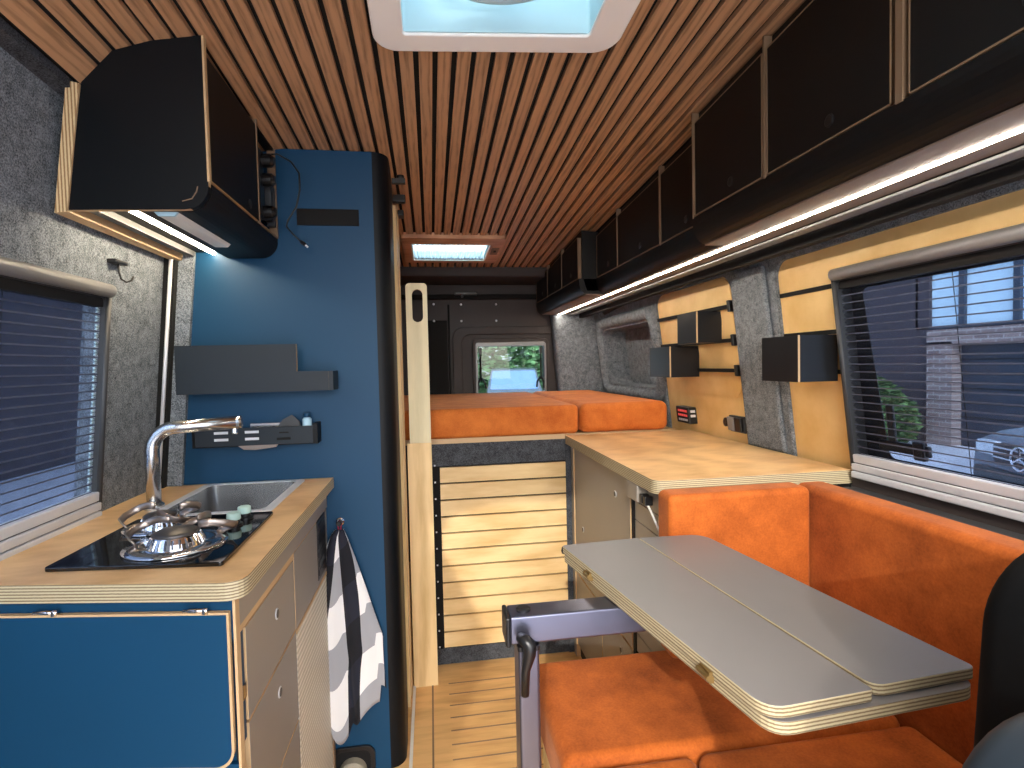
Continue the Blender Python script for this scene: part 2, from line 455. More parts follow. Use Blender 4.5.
for v in (1.407, 1.287, 1.180):
    m = MB(); m.box(1.25, 1.503, v-.006, v+.006, -.013, .004-.012, fn=lambda u, vv, w: RW(u, vv, w)); m.build('rail', 'gap', t2)

# left wall
b = MB()
b.holed([(-1.35, -.02), (3.42, -.02), (3.42, .9), (3.42, 1.88), (-1.35, 1.88), (-1.35, .9)], [rr(.46, 1.33, .905, 1.405, .03)], LW, 0, -.035)  # forward stretch is unseen, lengthened to keep sun off the kitchen front
wl = struct(b.build('wall_left', 'carpet'), 'grey carpeted left side wall of the van beside the kitchen', 'wall')
b = MB(); b.tube([LW(1.595, .88, .018), LW(1.60, 1.56, .02)], .005, 8)
struct(b.build('trim_1', 'silver', smooth=True), 'thin pale upright trim strip in the corner beside the blue partition', 'trim')
b = MB(); b.box(1.605, 1.632, .9, 1.6, -.005, .028, fn=LW)
struct(b.build('trim_2', 'gap'), 'dark upright channel in the corner beside the blue partition', 'trim')
b = MB(); b.box(1.625, 1.639, .9, 1.6, 0, .066, fn=LW); b.build('corner_lining', 'carpet', wl)
b = MB(); b.hexa([(-.71, YF, zceil(-.64, YF)-.016), (-.655, YF, zceil(-.64, YF)-.012), (-.655, 1.64, zceil(-.64, 1.64)-.012), (-.71, 1.64, zceil(-.64, 1.64)-.016),
                  (-.71, YF, zceil(-.64, YF)+.006), (-.655, YF, zceil(-.64, YF)+.006), (-.655, 1.64, zceil(-.64, 1.64)+.006), (-.71, 1.64, zceil(-.64, 1.64)+.006)])
struct(b.build('gap_shade', 'carpet_dark'), 'dark strip standing in for the shadow gap between slat ceiling and left wall', 'trim')  # shade of the recessed gap below the slats, built as a dark strip
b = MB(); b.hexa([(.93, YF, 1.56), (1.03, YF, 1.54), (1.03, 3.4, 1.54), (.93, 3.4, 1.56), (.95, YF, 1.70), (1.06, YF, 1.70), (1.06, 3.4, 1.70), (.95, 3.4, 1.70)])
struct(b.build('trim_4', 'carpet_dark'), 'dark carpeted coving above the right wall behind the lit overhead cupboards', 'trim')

# rear doors
b = MB()
b.holed([(-.85, -.03), (1.15, -.03), (1.15, 1.85), (-.85, 1.85)], [rr(.285, .725, 1.03, 1.36, .02)], XZ, 3.40, 3.44)
wb = struct(b.build('wall_back', 'rear'), 'dark lined rear doors of the van behind the bed', 'wall')
b = MB(); b.box(.115, .127, 3.385, 3.401, 1.0, 1.60); b.box(-.02, .11, 3.37, 3.40, 1.0, 1.50); b.box(-.85, 1.1, 3.37, 3.40, 1.63, 1.66); b.build('door_seam', 'gap', wb, bevel=.004)
b = MB(); b.holed(rr(.14, .86, .98, 1.46, .07), [rr(.20, .80, 1.0, 1.41, .05)], XZ, 3.40, 3.385); b.build('pressed_panel', 'rear', wb, bevel=.006, seg=3)
b = MB(); b.box(-.85, 1.1, 3.06, 3.40, 1.72, 1.80); b.build('header_lining', 'rear', wb, bevel=.01)
for x in (.03, .20, .42):
    for z in (1.60, 1.497):
        m = MB(); m.lathe((x, 3.40 if x > .1 else 3.37, z), [(.007, 0), (.007, -.004), (.004, -.007)], 'y', 12); m.build('screw', 'silver', wb)
b = MB(); b.box(.16, .30, 3.36, 3.40, 1.655, 1.675); b.box(.20, .215, 3.35, 3.40, 1.64, 1.66); b.build('door_latch', 'plastic', wb, bevel=.003)
b = MB(); b.prism([(.80, 1.02), (1.1, 1.02), (1.1, 1.56), (.76, 1.56)], 3.30, 3.40, XZ); b.build('corner_pillar', 'carpet', wb, bevel=.03, seg=4)

# ------------------------------------------------------------------ windows
def pleats(fn, u0, u1, v0, v1, n, depth, w0):
    b = MB(); rows = []
    nu = 2
    for i in range(2*n+1):
        v = v0+(v1-v0)*i/(2*n); w = w0+(depth if i % 2 else 0)
        rows.append([b.bm.verts.new(fn(u0+(u1-u0)*j/nu, v, w)) for j in range(nu+1)])
    for A, B in zip(rows, rows[1:]):
        for j in range(nu): b.bm.faces.new([A[j], A[j+1], B[j+1], B[j]])
    return b
def pleat_lines(fn, u0, u1, v0, v1, n, depth, w0, h):
    b = MB()
    for i in range(n+1):
        v = v0+(v1-v0)*i/n
        b.box(u0, u1, v-h, v+h, w0-.0008, w0+.0008, fn=fn)
    return b

def side_window(num, label, fn, u0, u1, v0, v1, n, blind_mat, inward):
    w = bpy.data.objects.new('window_%d' % num, None); COL.objects.link(w)
    base = fn((u0+u1)/2, v0, 0); w.location = base; w['_o'] = tuple(base); struct(w, label, 'window')
    m = MB(); m.holed(rr(u0, u1, v0, v1, .025), [rr(u0+.014, u1-.014, v0+.05, v1-.03, .012)], fn, -.035, .012)
    m.build('frame', 'rubber', w, bevel=.004, seg=2)
    m = MB(); m.tube([fn(u0+.012, v1-.014, .016), fn(u1-.012, v1-.014, .016)], .0155, 12); m.build('blind_cassette', 'frame', w, smooth=True)
    m = MB(); m.tube([fn(u1-.008, v0+.03, .012), fn(u1-.008, v1-.02, .012)], .007, 8); m.build('side_channel', 'rubber', w, smooth=True)
    m = MB(); m.box(u0+.01, u1-.01, v0+.04, v1-.02, -.032, -.029, fn=fn); m.build('pane', 'glass', w)
    m = MB(); m.box(u0+.014, u1-.014, v1-.05, v1-.028, -.012, .006, fn=fn); m.build('blind_head', 'gap', w)
    bl = pleats(fn, u0+.016, u1-.015, v0+.062, v1-.048, n, .011, -.010).build('blind', blind_mat, w)
    pleat_lines(fn, u0+.016, u1-.015, v0+.062, v1-.048, n, .011, .0015, .0014).build('fold_line', 'fold', bl)
    rl = MB(); rl.box(u0+.006, u1-.006, v0+.040, v0+.062, -.012, .016, fn=fn)
    r_ = rl.build('blind_rail', 'silver', w, bevel=.003)
    rl = MB(); rl.box(u0+.006, u1-.006, v0+.019, v0+.038, -.012, .019, fn=fn); rl.build('blind_rail', 'silver', w, bevel=.003)
    rl = MB(); rl.box(u0+.006, u1-.006, v0, v0+.017, -.012, .021, fn=fn); rl.build('blind_rail', 'silver', w, bevel=.003)
    m = MB()
    for cu in (u0+(u1-u0)*.30, u0+(u1-u0)*.68):
        m.tube([fn(cu, v0+.06, -.004), fn(cu, v1-.05, -.004)], .0008, 5)
    m.build('blind_cord', 'gap', w)
    return w
w2 = side_window(2, 'big tinted right hand window with see-through black pleated blind and silver bottom rails', RW, .30, 1.262, .905, 1.443, 22, 'blind', 1)
m = MB(); m.box(1.06, 1.20, .985, 1.012, -.028, -.018, fn=RW); m.box(1.07, 1.10, .975, 1.02, -.028, -.014, fn=RW); m.build('stay_latch', 'plastic', w2, bevel=.004)
m = MB(); m.box(1.150, 1.172, .985, 1.10, -.028, -.020, fn=RW); m.build('stay_arm', 'plastic', w2, bevel=.004)
m = MB(); m.holed(rr(.31, 1.256, .915, 1.43, .02), [round_poly([(.38, .966), (1.180, .966), (1.212, 1.39), (.38, 1.39)], [.02]*4)], RW, -.030, -.028); m.build('pane_border', 'plastic', w2)
w1 = side_window(1, 'left hand window over the kitchen worktop with dark pleated blind and silver bottom rails', LW, .45, 1.345, .893, 1.418, 22, 'blind_left', 1)
m = MB()
for k in range(22):
    v = .893+.062+(1.418-.048-.893-.062)*(k+.5)/22
    m.hexa([LW(1.321, v-.006, -.004), LW(1.330, v-.0005, -.004), LW(1.330, v+.0005, -.004), LW(1.321, v+.006, -.004),
            LW(1.321, v-.006, 0), LW(1.330, v-.0005, 0), LW(1.330, v+.0005, 0), LW(1.321, v+.006, 0)])
m.build('pleat_edge', 'cyan', w1)
m = MB(); m.box(.30, 1.262, .880, .905, -.02, .012, fn=RW); struct(m.build('trim_5', 'rear'), 'dark brown sill strip under the big right hand window', 'trim')
m = MB(); m.box(.2, 1.26, .86, .8795, -.0, .098, fn=RW); struct(m.build('trim_6', 'rubber', bevel=.004), 'grey ledge between the right sofa back and the window sill', 'trim')

w3 = bpy.data.objects.new('window_3', None); COL.objects.link(w3); w3.location = (.505, 3.40, 1.03); w3['_o'] = (.505, 3.40, 1.03)
struct(w3, 'small rear door window above the bed with grey frame and black stays', 'window')
m = MB(); m.holed(rr(.262, .748, 1.01, 1.385, .03), [rr(.292, .718, 1.035, 1.345, .015)], XZ, 3.375, 3.44); m.build('frame', 'rear', w3, bevel=.005)
m = MB(); m.holed(rr(.280, .730, 1.025, 1.36, .02), [rr(.292, .718, 1.04, 1.335, .012)], XZ, 3.370, 3.41); m.build('inner_frame', 'frame', w3, bevel=.003)
m = MB(); m.box(.285, .725, 3.425, 3.43, 1.03, 1.36); m.build('pane', 'glass_rear', w3)
for x, d in ((.312, 1), (.698, -1)):
    m = MB(); m.tube([(x, 3.385, 1.30), (x, 3.385, 1.12)], .006, 8); m.tube([(x, 3.385, 1.14), (x-.018*d, 3.385, 1.10), (x-.016*d, 3.385, 1.065)], .007, 8)
    m.tube([(x, 3.385, 1.14), (x+.025*d, 3.385, 1.11), (x+.03*d, 3.385, 1.07)], .006, 8); m.box(x-.009, x+.009, 3.375, 3.395, 1.285, 1.325)
    m.build('stay', 'plastic', w3)

# ------------------------------------------------------------------ roof openings
def SLF(u, v, a): return (u, v-.094*(u-.149), 1.94-TILT*v+a)
def zl(x0, y0, z0):  # sheared box following the ceiling tilt
    return lambda u, v, a: (u, v, 1.94-TILT*v+a)
t = thing('roof_fan', 'big cream roof fan housing with pale blue well in the ceiling', 'roof fan', (.149, .90, 1.89))
SL = lambda u, v, a: (u, v, 1.94-TILT*v+a)
m = MB(); m.holed(rr(-.093, .392, .64, 1.118, .05, 8), [rr(-.034, .326, .705, 1.066, .008)], SLF, -.022, -.014); m.build('frame', 'cream', t, bevel=.004, seg=3)
m = MB()
m.holed(rr(-.044, .336, .702, 1.071, .01), [rr(-.036, .328, .71, 1.064, .008)], SLF, -.016, .13); m.build('well', 'cyan', t)
m = MB(); cx, cy = .147, .875; R0 = .150
m.tube([SLF(cx+R0*math.cos(a*PI/24), cy+R0*math.sin(a*PI/24), .022) for a in range(49)], .012, 10, cap=False); m.build('fan_ring', 'cyan', t, smooth=True)
m = MB(); m.lathe(SLF(cx, cy, .10), [(.03, -.02), (.04, -.01), (.04, .015)], 'z', 20); m.build('motor_hub', 'white', t)
for k in range(5):
    m = MB(); a = 2*PI*k/5+.4
    def fb(u, v, w, a=a): 
        x = cx+u*math.cos(a)-v*math.sin(a); y = cy+u*math.sin(a)+v*math.cos(a); return SLF(x, y, .10+w+v*.25)
    m.box(.035, .15, -.028, .028, 0, .003, fn=fb); m.build('fan_blade', 'lens', t, bevel=.001)
m = MB(); m.holed(rr(-.07, .365, .68, 1.13, .04), [], SLF, .135, .139); m.build('dome', 'dome', t)
m = MB(); m.lathe(SLF(.055, 1.045, .06), [(.010, 0), (.010, .03)], 'z', 12); m.build('bolt', 'white', t)

t = thing('rooflight', 'small wood framed rooflight with pale pleated blind near the rear of the ceiling', 'rooflight', (.12, 2.675, 1.79))
m = MB(); m.holed(rr(-.112, .357, 2.452, 2.90, .012), [rr(-.068, .292, 2.555, 2.838, .006)], SL, -.016, .01); m.build('frame', 'skyframe', t, bevel=.003)
m = MB(); m.holed(rr(-.074, .298, 2.549, 2.844, .006), [rr(-.068, .292, 2.555, 2.838, .006)], SL, -.018, .05); m.build('inner_frame', 'cream', t)
m = MB(); rows = []
n = 20
for i in range(2*n+1):
    x = -.068+.36*i/(2*n); a = -.013+(.008 if i % 2 else 0)
    rows.append([m.bm.verts.new(SL(x, y, a)) for y in (2.555, 2.838)])
for A, B in zip(rows, rows[1:]): m.bm.faces.new([A[0], A[1], B[1], B[0]])
m.build('blind', 'skyblind', t)
m = MB(); m.box(.31, .345, 2.60, 2.72, -.018, -.016, fn=SL); m.build('handle_plate', 'edge_dark', t)
m = MB(); m.box(.322, .333, 2.64, 2.66, -.022, -.016, fn=SL); m.build('catch', 'gap', t)
m = MB(); m.box(-.08, .31, 2.53, 2.86, .055, .06, fn=SL); m.build('dome', 'dome', t)

# ------------------------------------------------------------------ left kitchen
t = thing('kitchen_cabinet', 'blue fronted kitchen base cabinet with grey drawers below the sink worktop', 'kitchen cabinet', (-.54, 1.26, 0))
m = MB(); m.holed([(-.765, .970), (-.322, .895), (-.322, 1.632), (-.765, 1.632)], [[(-.75, .985), (-.337, .912), (-.337, 1.617), (-.75, 1.617)]], ident, .0, .869); m.box(-.75, -.337, .988, 1.617, .02, .035); m.build('carcass', 'blue', t)
m = MB(); m.box(-.765, -.3135, .883, .893, .80, .869, fn=SKB); m.box(-.765, -.3135, .885, .893, .0, .600, fn=SKB); m.build('top_rail', 'blue', t)
m = MB(); m.box(-.3135, -.3095, .880, .897, .0, .869); m.build('corner_edge', 'edge', t)
m = MB(); m.prism(rr(-.765, -.3175, .602, .848, .03, 6, (1, 0, 0, 1)), .872, .882, SK); d = m.build('flap_door', ['blue', 'edge'], t, pick=ypick)
m = MB(); m.holed(rr(-.766, -.3165, .6005, .8490, .031, 6, (1, 0, 0, 1)), [rr(-.762, -.3205, .605, .8455, .027, 6, (1, 0, 0, 1))], SK, .8712, .8725); m.build('door_edging', 'edge', d)
for x in (-.60, -.368):
    h = MB(); h.tube([SKB(x-.017, .872, .8525), SKB(x+.017, .872, .8525)], .0035, 8); h.box(x+.012, x+.02, .868, .874, .848, .857, fn=SKB); h.build('hinge', 'chrome', d, smooth=True)
m = MB(); m.lathe((-.332, .8845, .835), [(.004, 0), (.004, -.002)], 'y', 10); m.build('screw', 'chrome', t)
def lock(parent, c, axis='x', sgn=1, r=.011, mat='silver'):
    m = MB(); m.lathe(c, [(r, 0), (r, .0010*sgn), (r*.86, .0016*sgn)], axis, 16); k = m.build('lock', mat, parent)
    m = MB(); m.lathe((c[0]+(.0012*sgn if axis == 'x' else 0), c[1], c[2]), [(r*.76, 0), (r*.74, .0011*sgn)], axis, 16); m.build('push_button', 'plastic', k)
def side_panel(parent, name, y0, y1, z0, z1, mat='grey', x=-.322, edge='edge', th=.011):
    m = MB(); m.box(x, x+th, y0, y1, z0, z1); return m.build(name, [mat, edge], parent, bevel=.0012, pick=xpick)
d1 = side_panel(t, 'drawer', .925, 1.237, .645, .800); lock(d1, (-.311, 1.10, .742))
d2 = side_panel(t, 'drawer', .925, 1.237, .445, .640); lock(d2, (-.311, 1.10, .585))
d3 = side_panel(t, 'drawer', .925, 1.237, .20, .440); lock(d3, (-.311, 1.10, .38))
m = MB(); m.box(-.322, -.3105, .897, 1.24, .804, .815); m.build('rail_edging', 'edge', t)
m = MB(); m.box(-.322, -.3105, .897, 1.63, .815, .869); m.build('apron', 'grey', t)
m = MB(); m.box(-.322, -.314, .898, .921, .62, .80); m.build('drawer_side', 'blue', t)
m = MB(); m.box(-.318, -.3105, .903, .918, .69, .715); m.build('hinge_plate', 'chrome', t)
side_panel(t, 'end_panel', 1.242, 1.62, .64, .812)
m = MB(); m.box(-.322, -.3105, 1.242, 1.62, .630, .638); m.build('shelf_edging', 'edge', t)
lv = MB()
for k in range(6): lv.box(-.313, -.308, 1.49, 1.58, .665+.024*k, .680+.024*k)
lv.box(-.313, -.3095, 1.482, 1.588, .655, .812); lv.build('vent_louvre', 'plastic', t)
m = MB(); m.box(-.322, -.312, 1.245, 1.60, .03, .628); m.build('roller_shutter', 'tambour', t)
m = MB(); m.box(-.322, -.3085, 1.60, 1.62, .0, .63); m.build('shutter_guide', 'edge_dark', t)

m = MB(); wt = [(-.765, .942), (-.29, .857), (-.29, 1.638), (-.765, 1.638)]
m.holed(round_poly(wt, [0, .04, 0, 0]), [rr(-.618, -.378, 1.288, 1.602, .02)], ident, .870, .90)
wtl = tag(m.build('kitchen_worktop', ['top', 'ply'], bevel=.002, pick=zpick), 'oiled birch worktop on the blue kitchen cabinet, holding sink and hob', 'worktop')

t = thing('sink', 'inset stainless steel sink at the far end of the kitchen worktop', 'sink', (-.503, 1.445, .78))
m = MB(); m.holed(rr(-.632, -.364, 1.272, 1.618, .015), [rr(-.612, -.384, 1.292, 1.598, .02)], ident, .9003, .9035); m.build('rim', 'silver', t, bevel=.001)
m = MB()
R1 = rr(-.612, -.384, 1.292, 1.598, .02); R2 = rr(-.607, -.389, 1.297, 1.593, .025)
va = [m.bm.verts.new((u, v, .902)) for u, v in R1]; vb = [m.bm.verts.new((u, v, .775)) for u, v in R2]
for i in range(len(va)): m.bm.faces.new([va[i], va[(i+1) % len(va)], vb[(i+1) % len(va)], vb[i]])
m.bm.faces.new(vb); m.build('basin', 'steel', t)
m = MB(); m.lathe((-.50, 1.46, .7752), [(.024, 0), (.024, .002), (.012, .003)], 'z', 20); m.build('drain', 'chrome', t)

t = thing('tap', 'tall brushed steel swivel tap bending over the sink', 'tap', (-.650, 1.37, .90))
TX, TY = -.650, 1.37
m = MB(); path = [(TX, TY, .90), (TX, TY, 1.035)]
for k in range(1, 11):
    a = PI/2*k/10; path.append((TX+.055*(1-math.cos(a)), TY+.003*k/10, 1.035+.055*math.sin(a)))
path.append((-.458, 1.395, 1.095)); m.tube(path, .0155, 18); m.build('spout', 'steel', t, smooth=True)
m = MB(); m.lathe((TX, TY, .90), [(.021, 0), (.021, .010), (.016, .014)], 'z', 20); m.build('base', 'steel', t)
m = MB(); m.lathe((-.474, 1.394, 1.066), [(.005, 0), (.007, .003), (.006, .016)], 'z', 12); m.build('nozzle', 'chrome', t)
m = MB(); m.lathe((-.466, 1.394, 1.0945), [(.0162, 0), (.0162, .006)], 'x', 16); m.build('end_ring', 'steel', t)

t = thing('hob', 'black glass two burner gas hob let into the kitchen worktop', 'hob', (-.50, 1.10, .90))
m = MB(); m.prism(round_poly([(-.630, .968), (-.345, .934), (-.352, 1.252), (-.628, 1.252)], [.008]*4), .9002, .9075, ident); m.build('glass_plate', 'hob', t, bevel=.0015)
def burner(c, R, hs, arms):
    bz = .9075
    m = MB(); m.lathe((c[0], c[1], bz), [(R*1.28, .0), (R*1.30, .003), (R*1.1, .004), (R*.7, .002), (R*.68, .004)], 'z', 36); tr = m.build('drip_tray', 'chrome', t, smooth=True)
    m = MB(); m.lathe((c[0], c[1], bz+.002), [(R*.72, 0), (R*.66, .010*hs), (R*.58, .020*hs), (R*.54, .021*hs)], 'z', 32)
    for k in range(24):
        a = 2*PI*k/24; m.tube([(c[0]+R*.71*math.cos(a), c[1]+R*.71*math.sin(a), bz+.004), (c[0]+R*.6*math.cos(a), c[1]+R*.6*math.sin(a), bz+.002+.018*hs)], .0022, 5)
    m.build('burner', 'chrome', t)
    m = MB(); m.lathe((c[0], c[1], bz+.002+.020*hs), [(R*.56, 0), (R*.6, .003), (R*.5, .007), (R*.2, .011), (.001, .012)], 'z', 28); m.build('burner_cap', 'cap', t, smooth=True)
    for a in arms:
        m = MB(); ca, sa = math.cos(a), math.sin(a)
        def q(u, v, z): return (c[0]+u*ca-v*sa, c[1]+u*sa+v*ca, bz+z)
        pts = [q(R*.55, -.021, .038), q(R*.9, -.023, .038), q(R*1.2, -.024, .034), q(R*1.42, -.018, .028), q(R*1.52, 0, .022), q(R*1.42, .018, .017), q(R*1.2, .024, .012), q(R*1.02, .024, .004)]
        m.tube(pts, .0052, 8, flat=(.4, 1.35)); m.build('pan_support', 'iron', t, smooth=True)
burner((-.462, 1.045), .064, .95, (2.75, .35, 1.5))
burner((-.548, 1.175), .050, 1.0, (2.9, .9, -.6))
for p in ((-.402, 1.155), (-.397, 1.203)):
    m = MB(); m.lathe((p[0], p[1], .9075), [(.017, 0), (.017, .004), (.012, .005), (.012, .012)], 'z', 20); k = m.build('knob_base', 'plastic', t)
    m = MB(); m.lathe((p[0], p[1], .9195), [(.013, 0), (.0135, .002), (.0125, .013), (.010, .0145)], 'z', 20); m.build('knob', 'knob', t)

# upper left cupboard
t = thing('upper_cupboard', 'black wall cupboard above the kitchen with rounded lower edge and cable niche', 'wall cupboard', (-.54, 1.40, 1.535))
prof = [(-.672, 1.532), (-.467, 1.537)]+[(-.467+.046*math.sin(a*PI/12), 1.583-.046*math.cos(a*PI/12)) for a in range(1, 7)]+[(-.421, 1.874), (-.515, 1.8565), (-.582, 1.834), (-.638, 1.772)]
m = MB(); m.prism(prof, 1.15, 1.162, XZ); m.build('end_panel', ['blackblue', 'edge'], t, pick=lambda n: 1 if n.z < -.98 or n.x > .999 else 0)
prof2 = [(-.66, 1.56), (-.47, 1.56), (-.445, 1.60), (-.445, 1.81), (-.515, 1.805), (-.582, 1.79), (-.63, 1.74)]
m = MB(); m.prism(prof2, 1.168, 1.475, XZ); m.build('carcass', 'black', t)
# rounded lower front
n = 8
fr = [(-.467+.046*math.sin(a*PI/16), 1.583-.046*math.cos(a*PI/16)) for a in range(0, 9)]+[(-.4215, 1.592)]
inn = [(-.45, 1.592), (-.45, 1.583)]+[(-.467+.03*math.sin(a*PI/16), 1.583-.03*math.cos(a*PI/16)) for a in range(8, -1, -1)]
m = MB(); m.prism([(-.555, 1.5365)]+fr+inn+[(-.555, 1.55)], 1.168, 1.637, XZ); m.build('rounded_valance', 'black', t, smooth=False)
m = MB(); m.prism([(-.693, 1.525), (-.671, 1.528), (-.640, 1.768), (-.662, 1.772)], 1.146, 1.637, XZ); m.build('back_board', ['plyx', 'edge'], t, pick=ypick)
m = MB(); m.box(-.668, -.47, 1.168, 1.637, 1.553, 1.558); m.build('base_board', 'black', t)
m = MB(); m.box(-.4225, -.4185, 1.1495, 1.161, 1.592, 1.874); m.build('front_edging', 'edge', t)
d = MB(); d.box(-.436, -.420, 1.164, 1.466, 1.598, 1.838); d = d.build('door', ['black', 'edge'], t, bevel=.001, pick=xpick); lock(d, (-.420, 1.40, 1.622), mat='plastic')
m = MB(); m.box(-.445, -.421, 1.168, 1.637, 1.842, 1.868-.03); m.build('top_rail', 'black', t)
m = MB(); m.box(-.44, -.4185, 1.469, 1.475, 1.592, 1.862); m.box(-.44, -.4185, 1.630, 1.636, 1.592, 1.852); m.box(-.44, -.4185, 1.475, 1.63, 1.592, 1.597); m.build('niche_edging', 'edge_dark', t)
m = MB(); m.box(-.64, -.62, 1.475, 1.637, 1.56, 1.72); m.build('niche_back', 'black', t)
m = MB(); m.box(-.655, -.636, 1.17, 1.62, 1.538, 1.552); m.build('mounting_rail', 'rubber', t)
m = MB(); m.tube([(-.470, 1.1505, 1.553), (-.452, 1.1495, 1.558), (-.443, 1.1495, 1.572), (-.441, 1.1505, 1.582)], .0012, 6); m.build('scratch', 'edge_dark', t)

tag(MB().box(-.596, -.584, 1.170, 1.63, 1.546, 1.5525).build('led_strip', 'ledl', bevel=.002), 'lit white strip light under the kitchen wall cupboard', 'strip light')
t = thing('lamp_bar', 'unlit white bar lamp with pale blue end cap under the kitchen wall cupboard', 'bar lamp', (-.51, 1.31, 1.53))
m = MB(); m.prism([(-.534, 1.552), (-.484, 1.552), (-.486, 1.538), (-.494, 1.529), (-.524, 1.529), (-.532, 1.538)], 1.176, 1.46, XZ); m.build('housing', 'white', t, bevel=.003, seg=3)
m = MB(); m.prism([(-.534, 1.552), (-.484, 1.552), (-.486, 1.538), (-.494, 1.529), (-.524, 1.529), (-.532, 1.538)], 1.1695, 1.176, XZ); m.build('end_cap', 'lens', t)
m = MB(); m.box(-.535, -.47, 1.462, 1.466, 1.548, 1.5525); m.build('wire_clip', 'white', t)

# cables and plugs in the niche
m = MB(); m.box(-.47, -.425, 1.50, 1.545, 1.62, 1.80); st = m
t = thing('power_strip', 'black power strip with plugs upright in the cupboard niche', 'power strip', (-.45, 1.56, 1.60))
st.build('body', 'plastic', t, bevel=.004)
for z in (1.775, 1.725, 1.64):
    m = MB(); m.lathe((-.425, 1.535, z), [(.017, 0), (.017, .022), (.010, .03)], 'x', 14); m.build('plug', 'plastic', t)
m = MB(); m.box(-.44, -.418, 1.575, 1.60, 1.63, 1.73); m.box(-.44, -.419, 1.606, 1.622, 1.62, 1.73); m.build('adapter', 'rubber', t, bevel=.002)
m = MB(); pts = [(-.425, 1.56, 1.80), (-.395, 1.565, 1.805), (-.36, 1.565, 1.785), (-.340, 1.565, 1.755), (-.340, 1.565, 1.71), (-.350, 1.565, 1.665), (-.375, 1.565, 1.625), (-.378, 1.565, 1.61), (-.362, 1.565, 1.59), (-.342, 1.565, 1.570)]
t = thing('charging_cable', 'thin black charging cable dangling beside the kitchen wall cupboard', 'cable', (-.36, 1.565, 1.56))
m.tube(pts, .0024, 8); m.build('cord', 'plastic', t, smooth=True)
m = MB(); m.tube([(-.342, 1.565, 1.570), (-.330, 1.565, 1.560)], .005, 8); m.build('plug', 'plastic', t)
m = MB(); m.tube([(-.330, 1.565, 1.560), (-.324, 1.565, 1.5545)], .003, 6); m.build('tip', 'silver', t)

m = MB()
t = thing('coat_hook', 'small black wall hook on the carpet above the left window', 'hook', LW(1.37, 1.47, 0))
m.box(1.345, 1.395, 1.470, 1.479, 0, .02, fn=LW); m.build('plate', 'plastic', t, bevel=.002)
m = MB(); m.tube([LW(1.37, 1.472, .012), LW(1.37, 1.452, .014), LW(1.372, 1.437, .018), LW(1.382, 1.431, .024), LW(1.392, 1.436, .03), LW(1.396, 1.446, .032)], .0022, 8); m.build('hook_wire', 'plastic', t, smooth=True)

# blue partition / tall cabinet
t = thing('tall_cabinet', 'tall blue partition cabinet at the end of the kitchen reaching the ceiling', 'tall cabinet', (-.40, 1.84, 0))
m2 = MB()
front = [(-.712, 0), (-.152, 0), (-.153, zceil(-.2, 1.64)-.0015), (-.40, zceil(-.40, 1.64)-.0015), (-.515, zceil(-.515, 1.64)-.0015), (-.582, zceil(-.582, 1.64)-.0015), (-.63, zceil(-.63, 1.64)-.0015), (-.655, 1.60), (-.712, .90)]
m.bm.free()
m2.prism(front, 1.64, 1.66, XZ); m2.build('front_panel', 'blue', t)
m = MB(); n = 10; lowr = []; uppr = []
for k in range(n+1):
    a = PI/2*k/n; x = -.152+.045*math.sin(a); y = 1.685-.045*math.cos(a)
    lowr.append((x, y)); uppr.append((x-.001, y))
lowr.append((-.107, 1.76)); uppr.append((-.108, 1.76))
va = [m.bm.verts.new((x, y, 0)) for x, y in lowr]; vb = [m.bm.verts.new((x, y, zceil(x, y)-.0015)) for x, y in uppr]
for i in range(len(va)-1):
    f = m.bm.faces.new([va[i], va[i+1], vb[i+1], vb[i]]); f.smooth = True
m.build('rounded_corner', 'blackblue', t)
m = MB(); m.hexa([(-.150, 1.76, 0), (-.107, 1.76, 0), (-.113, 1.925, 0), (-.150, 1.925, 0), (-.150, 1.76, zceil(0, 1.76)-.002), (-.108, 1.76, zceil(0, 1.76)-.002), (-.114, 1.925, zceil(0, 1.925)-.002), (-.15, 1.925, zceil(0, 1.925)-.002)])
m.build('aisle_side', 'black', t)
m = MB(); m.box(-.366, -.194, 1.634, 1.6405, 1.633, 1.679); v = m.build('vent_slot', 'gap', t)
m = MB(); m.holed(rr(-.325, -.197, -.02, .085, .028), [rr(-.312, -.21, -.03, .073, .022)], XZ, 1.632, 1.6405)
m.build('outlet_frame', 'plastic', t, bevel=.002)
m = MB(); m.holed(rr(-.312, -.21, .0, .073, .02), [], XZ, 1.637, 1.6405); m.build('outlet_recess', 'gap', t)
m = MB(); m.lathe((-.262, 1.637, .012), [(.040, .0), (.040, -.025), (.034, -.032)], 'y', 24); m.build('outlet_nozzle', 'beige', t)

# door and handle board beyond the partition
t = thing('folding_door', 'thin plywood door seen edge on between blue partition and pale board', 'door', (-.11, 1.98, 0))
m = MB(); m.box(-.118, -.104, 1.93, 2.042, .0, 1.78); m.build('door_leaf', 'birch_v', t)
m = MB(); m.box(-.104, -.1, 2.00, 2.042, .0, 1.80); m.build('edge_strip', 'edge', t)
m = MB(); m.box(-.115, -.07, 1.92, 1.95, 1.79, 1.815); m.box(-.11, -.08, 2.0, 2.05, 1.765, 1.785); m.build('top_bracket', 'plastic', t, bevel=.003)
m = MB(); m.lathe((-.075, 1.70, 1.79), [(.012, 0), (.012, .012)], 'z', 12); m.box(-.10, -.06, 1.685, 1.70, 1.775, 1.79); m.build('roller', 'plastic', t)
t = thing('handle_board', 'tall pale plywood board with an oblong hand slot beside the bed', 'board', (-.05, 2.06, 0))
m = MB(); m.holed(rr(-.084, -.005, .93, 1.53, .014, 6, (0, 1, 1, 0)), [rr(-.061, -.022, 1.385, 1.507, .0193)], XZ, 2.052, 2.070); m.build('upper_board', ['pale', 'edge'], t, pick=ypick)
